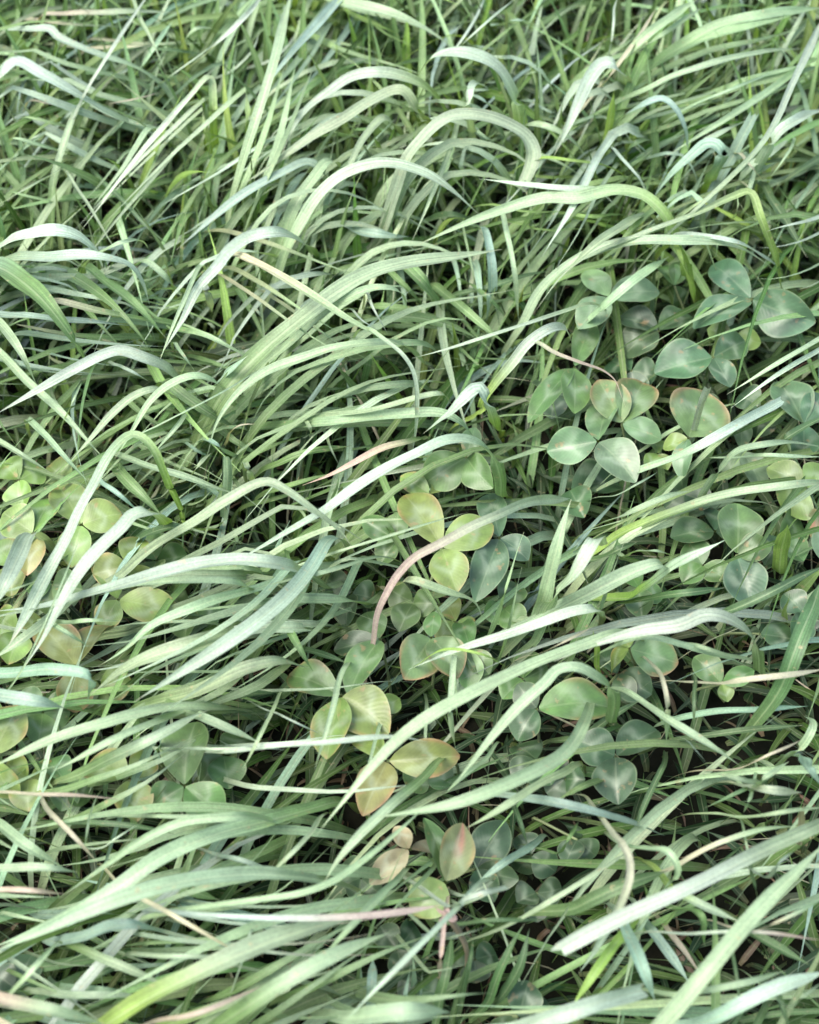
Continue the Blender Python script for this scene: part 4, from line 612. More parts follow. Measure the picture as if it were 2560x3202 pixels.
('hairlike whitish straight blade pointing lower right, far right in lower third','single grass blades lying over the sward','w',1.0,1.0,0,[1207,-1000,-40,1218,-1224,488,1237,-1482,887,1262,-1691,1137,1346,-1683,978]),
('hairlike straw coloured straight blade pointing upper right, far right in lower third','single grass blades lying over the sward','t',1.4,1.4,0,[1251,-1239,-40,1339,-1420,459,1502,-1607,835,1588,-1661,1069,1775,-1503,920]),
]

SHEAF = []
def blade_mesh(idx, colour, w0, w1, cut, pts):
    rng = np.random.default_rng(1000 + idx)
    P = np.array(pts, float).reshape(-1, 3) * 1e-4
    raw = P
    n = int(np.clip(len(P) * 8, 40, 110))
    C, length = catmull(P, n)
    t = np.linspace(0, 1, n)
    # share of the hidden foot
    foot = np.linalg.norm(np.diff(raw[:3], axis=0), axis=1).sum() / max(length, 1e-6)
    vis = np.clip((t - foot) / max(1 - foot, 1e-3), 0, 1)
    w = (w0 + (w1 - w0) * vis) * 1e-3
    w = w * (0.45 + 0.55 * sstep(0, foot + 0.12, t))
    if not cut:
        taper = np.clip(1 - sstep(0.5, 1.0, vis) ** 1.6, 0, 1) ** 0.7
        if w1 > w0 * 1.3: taper = np.clip(1 - sstep(0.78, 1.0, vis) ** 1.6, 0, 1) ** 0.6
        w = w * np.maximum(taper, 0.03)
    else:
        w = w * (1 - 0.12 * sstep(0.9, 1, vis))
    w = w * (1 + 0.05 * np.sin(t * rng.uniform(6, 16) + rng.uniform(0, 6)))
    # small natural waver
    amp = 0.0004
    for k in range(3):
        C[:, k] += amp * np.sin(t * rng.uniform(6, 22) + rng.uniform(0, 6.28)) * sstep(0, 0.3, t)
    T = unit(np.gradient(C, axis=0))
    up = np.array([0, 0, 1.0])
    Nn = np.tile(unit(0.25 * FACE + 0.75 * up), (n, 1))
    Nn = Nn - (Nn * T).sum(1, keepdims=True) * T
    ln = np.linalg.norm(Nn, axis=1)
    # where the blade runs along the facing direction fall back to a horizontal width
    alt = np.cross(np.tile(np.array([1.0, 0, 0]), (n, 1)), T)
    Nn = np.where((ln < 0.25)[:, None], alt * np.sign((alt * up).sum(1, keepdims=True) + 1e-9), Nn)
    for _ in range(3):
        Nn[1:-1] = (Nn[:-2] + 2 * Nn[1:-1] + Nn[2:]) / 4
    Nn = unit(Nn - (Nn * T).sum(1, keepdims=True) * T)
    S = np.cross(T, Nn)
    roll = R(rng.normal(0, 7)) + R(rng.normal(0, 16)) * (t - 0.5) * 1.5 + R(9) * np.sin(t * rng.uniform(4, 9) + rng.uniform(0, 6))
    cr, sr = np.cos(roll)[:, None], np.sin(roll)[:, None]
    S, Nn = S * cr + Nn * sr, Nn * cr - S * sr
    across = np.array([-0.5, -0.27, 0.0, 0.27, 0.5])
    fold = rng.uniform(0.22, 0.5)
    prof = fold * np.abs(across)
    # edges ripple a little against each other
    rip = 0.08 * np.sin(t[:, None] * 30 * rng.uniform(0.6, 1.2) + across[None, :] * 5)
    V = C[:, None, :] + S[:, None, :] * (across[None, :] * w[:, None])[..., None] + Nn[:, None, :] * ((prof[None, :] + rip * np.abs(across) * 2) * w[:, None])[..., None]
    if cut:   # ragged end
        V[-1] += T[-1][None, :] * (rng.uniform(-0.45, 0.5, 5) * w[-1])[:, None]
    if '>' in colour:
        a, b = colour.split('>')
    else:
        a = b = colour
    ca, cb = np.array(TINT[a]), np.array(TINT[b])
    mid = rng.uniform(0.25, 0.4)
    if a in 'kts' or b in 'k': mid = 0.45
    m = sstep(mid - 0.22, mid + 0.22, vis) if b not in 'kt' else sstep(0.4, 0.75, vis)
    col = ca[None, :] * (1 - m[:, None]) + cb[None, :] * m[:, None]
    jit = np.exp(rng.normal(0, 0.08)) * np.exp(rng.normal(0, 0.03, 3))
    col = col * jit
    base = np.array([0.24, 0.27, 0.11])
    fb = (1 - sstep(0, foot + 0.06, t))[:, None] * 0.5
    col = col * (1 - fb) + base * fb
    if not cut and b not in 'kt' and rng.random() < 0.55:   # dry tip
        td = sstep(0.93, 1.0, vis)[:, None] * 0.7
        col = col * (1 - td) + np.array(TINT['t']) * td
    tint = np.repeat(col, 5, axis=0)
    edge = np.tile(np.array([0.9, 1.0, 1.05, 1.0, 0.9]), n)[:, None]
    tint = np.clip(tint * edge, 0, 0.8)
    uv = np.stack([np.tile(across + 0.5, n), np.repeat(t * length * 10, 5)], 1)
    SHEAF.append((C.copy(), w.copy(), col.copy()))
    root = C[0].copy()
    V = V.reshape(-1, 3) - root
    return make_mesh("grass_blade", V, grid_faces(n, 5), tint, uv, MAT_GRASS), root

for i, (label, group, colour, w0, w1, cut, pts) in enumerate(BLADES):
    me, root = blade_mesh(i, colour, w0, w1, cut, pts)
    dry = colour[0] in 'kt' and colour[-1] in 'kt'
    o = link("dry_grass_stalk" if dry else "grass_blade", me, None, tuple(root))
    o["label"] = label
    o["category"] = "grass"
    if group: o["group"] = group

# ---------------------------------------------------------------- traced clover leaves
# label, group, colour, junction (x y z), leaflets [(tip x y z, width, colour)] in 0.1 mm
CLOVERS = [
('pale clover leaf at the upper left of the right clover patch','clover leaves growing through the grass',[1109,1420,679],[(1399,1493,639,193,'p'),(930,1206,655,189,'p'),(1001,1697,597,154,'p')]),
('dark clover leaf in the middle of the right clover patch','clover leaves growing through the grass',[1393,1304,530],[(1178,1424,499,176,'d'),(1600,1456,471,177,'d'),(1189,1185,441,239,'d')]),
('blue green clover leaf with a wide lower leaflet in the right clover patch','clover leaves growing through the grass',[1658,1022,630],[(1335,943,587,256,'b'),(1729,815,623,157,'b'),(1855,1189,572,173,'b')]),
('largest blue green clover leaf near the right edge','clover leaves growing through the grass',[1892,1379,709],[(1552,1158,709,228,'b'),(2222,1197,720,274,'b'),(1723,1728,611,184,'b')]),
('small clover leaf half hidden between the two upper ones of the right patch','clover leaves growing through the grass',[1506,1624,550],[(1430,1834,480,151,'g'),(1592,1852,489,135,'g'),(1546,1628,370,121,'g')]),
('small yellowish clover leaf below the largest blue green one','clover leaves growing through the grass',[1800,1221,560],[(1665,1307,542,116,'l'),(1954,1214,528,130,'l'),(1824,1204,380,106,'l')]),
('clover leaf with reddish rims beside the withered dark tip','clover leaves growing through the grass',[1122,533,659],[(1020,852,639,214,'r'),(1271,890,570,233,'r'),(1333,475,600,165,'p')]),
('pale clover leaf pair hanging at the bottom of the right patch','clover leaves growing through the grass',[986,392,689],[(724,386,612,203,'p'),(1162,118,694,220,'p'),(1105,834,509,188,'p')]),
('round green clover leaflet hanging at the left of the right patch','clover leaves growing through the grass',[895,951,629],[(879,632,625,183,'g'),(635,610,572,145,'g'),(1031,1456,450,148,'g')]),
('clover leaf with one very broad leaflet behind the short white cut blade','clover leaves growing through the grass',[1461,422,679],[(1574,719,702,350,'r'),(1420,208,598,114,'p'),(1341,425,582,99,'l')]),
('bluish clover leaf at the right edge','clover leaves growing through the grass',[2098,573,610],[(2013,907,562,233,'b'),(2222,782,603,169,'b'),(2114,474,430,169,'b')]),
('cluster of tiny lime leaflets under the right patch','clover leaves growing through the grass',[1319,434,530],[(1243,298,562,87,'l'),(1366,345,501,88,'l'),(1327,578,449,84,'l')]),
('light green clover leaf at the right edge below the patch','clover leaves growing through the grass',[2071,161,580],[(1881,313,563,159,'l'),(1955,94,482,251,'l'),(2184,290,594,191,'l')]),
('pale clover leaf half hidden, far right above middle','clover leaves growing through the grass',[1768,472,510],[(1863,248,455,160,'p'),(1690,340,424,111,'p'),(1830,844,330,120,'p')]),
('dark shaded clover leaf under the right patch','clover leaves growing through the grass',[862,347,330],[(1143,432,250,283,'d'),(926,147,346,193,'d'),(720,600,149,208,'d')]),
('green clover leaf right of the blunt lime backed blade','clover leaves growing through the grass',[1655,-274,610],[(1683,27,636,252,'g'),(1709,-540,535,224,'b'),(1827,-249,649,158,'g')]),
('dark green clover leaf half hidden, far right below middle, first down of three','clover leaves growing through the grass',[1593,0,430],[(1356,-55,450,211,'d'),(1532,203,376,166,'d'),(1776,44,250,162,'d')]),
('yellowish green clover leaflet below the white bowing blade','clover leaves growing through the grass',[1069,-841,629],[(1315,-870,537,209,'r'),(1028,-695,551,129,'y'),(996,-872,450,144,'y')]),
('green clover leaf half hidden, right below middle','clover leaves growing through the grass',[1156,-422,530],[(1165,-579,491,146,'g'),(1282,-438,458,119,'g'),(1118,-181,350,116,'g')]),
('dark clover leaflet with a rusty rim under the hooked arch','clover leaves growing through the grass',[609,-1149,580],[(991,-1106,505,242,'r'),(516,-1290,518,174,'d'),(521,-1025,602,138,'d')]),
('dull green three leaflet clover with all leaflets showing, lower right','clover leaves growing through the grass',[976,-1378,530],[(1199,-1186,435,182,'d'),(797,-1307,559,193,'d'),(977,-1613,492,219,'d')]),
('green clover leaf half hidden, far right in lower third','clover leaves growing through the grass',[1519,-982,530],[(1398,-830,533,143,'g'),(1542,-1066,501,86,'l'),(1677,-926,562,101,'g')]),
('dark green clover leaf half hidden, far right below middle, third down of three','clover leaves growing through the grass',[1758,-633,430],[(1856,-463,355,149,'d'),(1946,-629,365,158,'d'),(1672,-581,250,131,'d')]),
('dark green clover leaf half hidden, right in lower third','clover leaves growing through the grass',[1028,-868,430],[(1192,-965,401,185,'d'),(1091,-1013,401,128,'d'),(954,-629,250,138,'d')]),
('pale clover leaf half hidden, far right below middle','clover leaves growing through the grass',[2166,-31,530],[(2067,-13,476,189,'k'),(2115,-214,472,160,'p'),(2325,209,350,153,'p')]),
('pale yellowish clover leaf behind the pinkish brown stalk','clover leaves growing through the grass',[161,-314,729],[(-24,77,642,209,'y'),(422,-152,700,195,'y'),(232,-594,746,199,'y')]),
('bluish clover leaflet hanging right of the pale yellowish leaf','clover leaves growing through the grass',[457,-182,629],[(323,-587,651,185,'b'),(600,-294,588,163,'b'),(414,224,450,157,'b')]),
('green clover leaf half hidden, mid left below middle','clover leaves growing through the grass',[-65,-129,530],[(-244,-18,567,129,'g'),(-58,25,565,140,'g'),(-150,-245,474,133,'g')]),
('fresh green clover leaf under the long white arched blade in the centre','clover leaves growing through the grass',[296,296,679],[(74,186,596,222,'g'),(428,80,697,182,'g'),(343,466,711,109,'g')]),
('yellowish clover leaf half hidden, mid right above middle','clover leaves growing through the grass',[105,93,629],[(-46,217,620,119,'y'),(245,318,450,103,'y'),(103,36,450,102,'y')]),
('clover leaf with a brown rimmed pair of leaflets in the centre','clover leaves growing through the grass',[106,-778,629],[(-27,-1036,665,220,'r'),(234,-990,596,206,'r'),(124,-612,603,93,'g')]),
('green clover leaf half hidden, mid right in lower third, upper of two','clover leaves growing through the grass',[297,-818,580],[(282,-991,490,142,'g'),(389,-929,531,127,'g'),(263,-535,400,119,'g')]),
('green clover leaf at the foot of the pinkish brown stalk','clover leaves growing through the grass',[-143,-799,649],[(-290,-1133,679,178,'g'),(-370,-814,564,133,'d'),(-217,-595,569,155,'g')]),
('large yellowing clover leaf in the lower centre','clover leaves growing through the grass',[-325,-1130,669],[(-585,-960,574,192,'r'),(-98,-1319,639,255,'y'),(-384,-1460,654,218,'y')]),
('yellow and orange clover leaf below the level white blade','clover leaves growing through the grass',[-103,-1468,649],[(235,-1429,624,185,'o'),(-213,-1763,673,185,'o'),(-264,-1117,470,165,'y')]),
('light green clover leaf half hidden, mid left in lower third','clover leaves growing through the grass',[-141,-1141,530],[(-50,-1059,525,106,'l'),(-165,-1029,519,96,'l'),(-174,-1135,350,86,'l')]),
('lime and yellow clover leaf near the left edge','clover leaves growing through the grass',[-1899,-188,680],[(-2071,-51,664,201,'l'),(-1908,-428,650,159,'o'),(-1829,96,590,185,'l')]),
('yellowish clover leaf half hidden, far left below middle, first down of five','clover leaves growing through the grass',[-1664,-124,660],[(-1710,-326,573,174,'y'),(-1469,-48,650,226,'y'),(-1824,170,589,192,'y')]),
('yellowish clover leaf half hidden, far left below middle, third down of five','clover leaves growing through the grass',[-1411,-337,600],[(-1599,-358,558,180,'y'),(-1378,-155,590,157,'y'),(-1334,-346,420,144,'y')]),
('yellowish clover leaf half hidden, far left below middle, fourth down of five','clover leaves growing through the grass',[-1454,-524,580],[(-1132,-626,563,201,'y'),(-1525,-668,514,153,'y'),(-1600,-161,400,157,'y')]),
('pinkish yellow clover leaf pair at the left','clover leaves growing through the grass',[-1610,-940,629],[(-1830,-660,567,219,'o'),(-1467,-665,549,219,'o'),(-1625,-1096,450,183,'o')]),
('olive yellow clover leaflet cut by the left edge','clover leaves growing through the grass',[-1954,-1432,629],[(-1861,-1158,622,229,'y'),(-1851,-1556,450,192,'y'),(-2231,-1343,450,195,'y')]),
('green clover leaf with an upright oval leaflet, lower left','clover leaves growing through the grass',[-1037,-1604,660],[(-1007,-1268,660,244,'g'),(-865,-1732,578,204,'g'),(-1184,-1675,597,159,'g')]),
('yellow rimmed clover leaf left of the upright oval one','clover leaves growing through the grass',[-1301,-1546,620],[(-1530,-1453,540,226,'y'),(-1246,-1757,605,186,'y'),(-1218,-1394,561,145,'y')]),
('clover leaf with a pink streaked leaflet above the pink knot','clover leaves growing through the grass',[161,-2069,629],[(242,-1788,651,185,'k'),(16,-2196,567,205,'y'),(67,-1746,620,133,'g')]),
('withered tan clover leaf left of the pink streaked one','clover leaves growing through the grass',[0,-1878,570],[(-179,-2046,559,122,'t'),(-69,-1780,601,95,'t'),(158,-1814,390,95,'t')]),
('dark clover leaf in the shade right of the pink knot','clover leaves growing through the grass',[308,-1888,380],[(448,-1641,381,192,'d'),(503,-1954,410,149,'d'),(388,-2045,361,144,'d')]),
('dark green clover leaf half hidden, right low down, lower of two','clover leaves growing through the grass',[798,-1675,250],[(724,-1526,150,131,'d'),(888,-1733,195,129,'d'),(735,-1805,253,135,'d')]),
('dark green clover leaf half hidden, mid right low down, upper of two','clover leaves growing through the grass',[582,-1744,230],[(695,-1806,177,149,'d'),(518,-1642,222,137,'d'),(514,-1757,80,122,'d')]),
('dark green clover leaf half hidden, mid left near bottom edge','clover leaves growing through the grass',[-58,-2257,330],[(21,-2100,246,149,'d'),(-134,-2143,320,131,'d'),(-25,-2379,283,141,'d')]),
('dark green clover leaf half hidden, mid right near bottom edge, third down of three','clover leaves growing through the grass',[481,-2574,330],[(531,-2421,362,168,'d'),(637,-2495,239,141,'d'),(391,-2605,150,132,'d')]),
('dark green clover leaf half hidden, far left near bottom edge','clover leaves growing through the grass',[-1738,-2501,480],[(-1690,-2329,430,171,'d'),(-1843,-2429,487,149,'d'),(-1736,-2554,300,136,'d')]),
('light green clover leaf half hidden, far left above middle','clover leaves growing through the grass',[-2052,260,530],[(-2165,403,484,180,'l'),(-1940,359,494,196,'l'),(-2015,121,476,177,'l')]),
('yellowish clover leaf half hidden, far left above middle','clover leaves growing through the grass',[-1776,237,520],[(-1927,429,433,181,'y'),(-1649,321,464,196,'y'),(-1749,15,542,175,'y')]),
('yellowish clover leaf half hidden, far left below middle, second down of five','clover leaves growing through the grass',[-2017,-262,500],[(-2144,-132,507,190,'y'),(-1903,-121,443,175,'y'),(-2007,-458,493,186,'y')]),
('green clover leaf half hidden, far left below middle','clover leaves growing through the grass',[-1814,-366,480],[(-1950,-373,491,172,'g'),(-1655,-407,491,187,'g'),(-1799,-504,387,172,'g')]),
('yellowish clover leaf half hidden, far left below middle, fifth down of five','clover leaves growing through the grass',[-1947,-650,480],[(-2090,-504,402,187,'y'),(-1969,-862,513,181,'y'),(-1847,-547,419,155,'y')]),
('green clover leaf half hidden, left below middle, upper of two','clover leaves growing through the grass',[-1295,-219,480],[(-1392,-54,488,175,'g'),(-1145,-177,468,190,'g'),(-1303,-435,502,186,'g')]),
('green clover leaf half hidden, left below middle, lower of two','clover leaves growing through the grass',[-1102,-538,480],[(-1236,-347,390,173,'g'),(-957,-622,510,199,'g'),(-1115,-713,502,168,'g')]),
('yellowish clover leaf half hidden, far left in lower third','clover leaves growing through the grass',[-1515,-952,480],[(-1653,-1006,413,181,'y'),(-1355,-952,479,181,'y'),(-1502,-1079,380,181,'y')]),
('green clover leaf half hidden, far left in lower third','clover leaves growing through the grass',[-1775,-1112,480],[(-1914,-1033,501,179,'g'),(-1652,-1088,438,195,'g'),(-1779,-1294,483,176,'g')]),
('yellowish clover leaf half hidden, far left low down','clover leaves growing through the grass',[-1800,-1472,480],[(-1912,-1391,491,175,'y'),(-1692,-1422,383,177,'y'),(-1774,-1655,503,172,'y')]),
('green clover leaf half hidden, far left low down','clover leaves growing through the grass',[-1610,-1518,520],[(-1745,-1357,434,162,'g'),(-1508,-1564,441,174,'g'),(-1627,-1642,483,144,'g')]),
('green clover leaf half hidden, left in lower third','clover leaves growing through the grass',[-887,-1346,480],[(-763,-1221,415,178,'g'),(-852,-1521,470,189,'g'),(-991,-1453,406,146,'g')]),
('green clover leaf half hidden, mid right below middle, upper of two','clover leaves growing through the grass',[19,-481,480],[(-101,-386,467,159,'g'),(-52,-655,486,156,'g'),(138,-504,514,144,'g')]),
('yellowish clover leaf half hidden, mid right below middle','clover leaves growing through the grass',[233,-575,450],[(329,-637,405,144,'y'),(189,-416,390,133,'y'),(137,-676,430,130,'y')]),
('green clover leaf half hidden, mid right below middle, lower of two','clover leaves growing through the grass',[476,-477,430],[(554,-326,421,160,'g'),(571,-615,459,157,'g'),(379,-522,411,132,'g')]),
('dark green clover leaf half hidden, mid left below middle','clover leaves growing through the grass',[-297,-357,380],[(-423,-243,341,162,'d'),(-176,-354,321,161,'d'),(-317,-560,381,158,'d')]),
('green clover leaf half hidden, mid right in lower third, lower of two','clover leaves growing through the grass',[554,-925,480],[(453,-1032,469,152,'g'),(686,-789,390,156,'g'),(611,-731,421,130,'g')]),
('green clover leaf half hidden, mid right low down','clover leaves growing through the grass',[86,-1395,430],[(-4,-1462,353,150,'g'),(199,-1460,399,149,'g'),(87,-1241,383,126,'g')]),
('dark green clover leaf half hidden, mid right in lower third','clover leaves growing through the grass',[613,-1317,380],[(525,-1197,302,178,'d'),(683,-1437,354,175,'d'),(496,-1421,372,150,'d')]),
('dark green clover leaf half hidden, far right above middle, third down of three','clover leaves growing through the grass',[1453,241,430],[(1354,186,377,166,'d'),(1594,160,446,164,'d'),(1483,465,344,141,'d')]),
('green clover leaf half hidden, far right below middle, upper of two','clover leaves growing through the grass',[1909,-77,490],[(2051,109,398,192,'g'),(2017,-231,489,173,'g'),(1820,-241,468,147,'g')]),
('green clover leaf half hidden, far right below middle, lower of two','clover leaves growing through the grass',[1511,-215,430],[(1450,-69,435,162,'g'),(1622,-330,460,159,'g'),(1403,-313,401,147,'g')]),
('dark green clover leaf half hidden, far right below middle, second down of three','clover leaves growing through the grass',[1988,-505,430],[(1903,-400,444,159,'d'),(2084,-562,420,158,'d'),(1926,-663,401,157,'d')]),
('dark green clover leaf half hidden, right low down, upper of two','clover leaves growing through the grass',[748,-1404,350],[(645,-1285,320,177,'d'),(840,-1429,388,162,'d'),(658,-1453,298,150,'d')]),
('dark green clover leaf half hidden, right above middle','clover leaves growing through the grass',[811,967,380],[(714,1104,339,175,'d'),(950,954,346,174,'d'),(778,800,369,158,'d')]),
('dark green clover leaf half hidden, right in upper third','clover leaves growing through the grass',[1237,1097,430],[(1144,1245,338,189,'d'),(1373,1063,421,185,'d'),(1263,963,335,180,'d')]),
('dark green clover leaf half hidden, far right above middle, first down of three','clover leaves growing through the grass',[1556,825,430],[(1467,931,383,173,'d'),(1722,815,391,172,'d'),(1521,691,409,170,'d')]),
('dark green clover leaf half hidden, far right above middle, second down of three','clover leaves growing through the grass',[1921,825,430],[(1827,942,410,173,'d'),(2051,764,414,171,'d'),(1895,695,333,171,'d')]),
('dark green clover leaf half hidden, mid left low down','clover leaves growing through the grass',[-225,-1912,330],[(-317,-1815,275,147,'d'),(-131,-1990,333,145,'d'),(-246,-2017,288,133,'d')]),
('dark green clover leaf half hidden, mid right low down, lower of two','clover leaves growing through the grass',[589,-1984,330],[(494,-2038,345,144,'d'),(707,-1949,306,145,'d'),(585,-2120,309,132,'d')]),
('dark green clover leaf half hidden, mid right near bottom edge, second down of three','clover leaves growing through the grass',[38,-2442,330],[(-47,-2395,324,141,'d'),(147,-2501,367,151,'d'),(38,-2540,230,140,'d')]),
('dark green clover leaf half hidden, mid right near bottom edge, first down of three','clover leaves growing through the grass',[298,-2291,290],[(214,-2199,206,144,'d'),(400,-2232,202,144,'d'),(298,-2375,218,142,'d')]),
]

def leaflet_mesh(seed, base, tip, width, colour, cup=None):
    rng = np.random.default_rng(seed)
    ns, nc = 15, 9
    s = np.linspace(0, 1, ns)
    d = tip - base; Ln = np.linalg.norm(d); d = d / Ln
    n = unit(0.6 * FACE + 0.4 * np.array([0, 0, 1.0]) + rng.normal(0, 0.26, 3))
    n = unit(n - (n * d).sum() * d)
    side = np.cross(d, n)
    hw = width * 0.5 * np.sin(np.pi * np.clip(s, 0.004, 0.994) ** rng.uniform(0.86, 1.08)) ** 0.66
    a = np.linspace(-1, 1, nc)
    fold = rng.uniform(0.12, 0.5)
    arch = rng.uniform(0.02, 0.12) * Ln
    z = fold * np.abs(a)[None, :] * hw[:, None] + arch * np.sin(np.pi * s)[:, None]
    z = z + 0.06 * hw[:, None] * np.sin(9 * s[:, None] + rng.uniform(0, 6) + 2 * a[None, :]) * np.abs(a)[None, :]
    V = base + d * (s * Ln)[:, None, None] + side * (a[None, :] * hw[:, None])[..., None] + n * z[..., None]
    c = np.array(CLOVER_TINT[colour]) * np.exp(rng.normal(0, 0.10)) * np.exp(rng.normal(0, 0.05, 3))
    tint = np.tile(c, (ns, nc, 1))
    rim = np.maximum(sstep(0.70, 1.0, np.abs(a))[None, :] * sstep(0.25, 0.5, s)[:, None], sstep(0.88, 1.0, s)[:, None])
    blot = 0.5 + 0.5 * np.sin(s[:, None] * rng.uniform(5, 9) + a[None, :] * rng.uniform(2, 4) + rng.uniform(0, 6))
    if colour in 'ro':
        k = (rim * (0.45 + 0.55 * blot))[..., None] * 0.8
        tint = tint * (1 - k) + np.array([0.30, 0.13, 0.07]) * k
    elif colour in 'yk':
        k = (rim * blot)[..., None] * 0.6
        tint = tint * (1 - k) + np.array([0.36, 0.20, 0.08]) * k
    else:
        k = rim[..., None] * 0.35
        tint = tint * (1 - k) + c * 1.5 * k
    if colour == 'k':
        st = (np.exp(-((a[None, :] - 0.15) / 0.2) ** 2) * sstep(0.3, 0.6, s)[:, None])[..., None] * 0.8
        tint = tint * (1 - st) + np.array([0.42, 0.16, 0.14]) * st
    uv = np.stack([np.tile(a, ns), np.repeat(s, nc)], 1)
    return V.reshape(-1, 3), grid_faces(ns, nc), tint.reshape(-1, 3), uv

def tube(path, r0, r1, sides=6):
    n = len(path)
    T = unit(np.gradient(path, axis=0))
    ref = np.array([1.0, 0.2, 0.1])
    S = unit(np.cross(T, ref)); U = np.cross(T, S)
    ang = np.linspace(0, 2 * np.pi, sides + 1)
    rr = np.linspace(r0, r1, n)
    V = path[:, None, :] + rr[:, None, None] * (np.cos(ang)[None, :, None] * S[:, None, :] + np.sin(ang)[None, :, None] * U[:, None, :])
    uv = np.stack([np.tile(np.linspace(0, 0.02, sides + 1), n), np.repeat(np.linspace(0, 1, n), sides + 1)], 1)
    return V.reshape(-1, 3), grid_faces(n, sides + 1), uv

def build_clover(idx, label, group, J, leaflets):
    rng = np.random.default_rng(500 + idx)
    J = np.array(J, float) * 1e-4
    foot = np.array([J[0] + rng.normal(0, 0.012), J[1] + rng.uniform(-0.004, 0.022), -0.004])
    root = bpy.data.objects.new("clover_leaf", None)
    root.empty_display_size = 0.01
    COL.objects.link(root); root.location = tuple(foot)
    root["label"] = label; root["category"] = "clover"
    if group: root["group"] = group
    midp = (J + foot) / 2 + np.array([rng.normal(0, 0.006), rng.normal(0, 0.006), 0.006])
    path, _ = catmull([foot, midp, J], 12)
    V, F, uv = tube(path, 0.0009, 0.0007)
    link("petiole", make_mesh("petiole", V - foot, F, np.tile([0.20, 0.25, 0.12], (len(V), 1)), uv, MAT_GRASS), root)
    for k, (x, y, z, w, c) in enumerate(leaflets):
        tip = np.array([x, y, z], float) * 1e-4
        base = J + (tip - J) * 0.03
        V, F, tint, uv = leaflet_mesh(7000 + idx * 10 + k, base, tip, w * 1e-4, c)
        link("leaflet", make_mesh("leaflet", V - foot, F, tint, uv, MAT_CLOVER), root)

for i, (label, group, J, leaflets) in enumerate(CLOVERS):
    build_clover(i, label, group, J, leaflets)

# ---------------------------------------------------------------- pink withered knot
def build_knot(at, foot):
    rng = np.random.default_rng(77)
    root = bpy.data.objects.new("withered_knot", None); root.empty_display_size = 0.01
    COL.objects.link(root); root.location = tuple(foot)
    root["label"] = "small pink crumpled knot of withered stem in the lower centre"
    root["category"] = "dry stem"
    path, _ = catmull([foot, (at + foot) / 2 + np.array([0.004, 0.003, 0]), at], 12)
    V, F, uv = tube(path, 0.0012, 0.0014)
    link("stem", make_mesh("stem", V - foot, F, np.tile([0.30, 0.24, 0.17], (len(V), 1)), uv, MAT_GRASS), root)
    for k in range(7):
        d = unit(np.array([rng.normal(0, 1), rng.normal(-0.3, 1), rng.normal(0.2, 0.5)])) * rng.uniform(0.003, 0.007)
        V, F, tint, uv = leaflet_mesh(9100 + k, at, at + d, rng.uniform(0.0018, 0.004), 'k')
        tint = np.tile([0.42, 0.30, 0.27], (len(V), 1)) * rng.uniform(0.75, 1.15)
        link("shrivelled_scale", make_mesh("shrivelled_scale", V - foot, F, tint, uv, MAT_GRASS), root)
K_AT = np.array([163, -2434, 1099]) * 1e-4
build_knot(K_AT, np.array([K_AT[0] + 0.01, K_AT[1] + 0.012, -0.004]))

# ---------------------------------------------------------------- the uncounted sward beneath
rng = np.random.default_rng(42)
SEG = 10

# height field of the sward: lower under the clover, sparse in the hollow at the lower right
CJ = np.array([c[2] for c in CLOVERS if c[2][2] > 495], float) * 1e-4
def clover_low(x, y):
    d2 = (x[:, None] - CJ[None, :, 0]) ** 2 + (y[:, None] - 0.02 - CJ[None, :, 1]) ** 2
    return np.exp(-d2.min(1) / 0.035 ** 2)

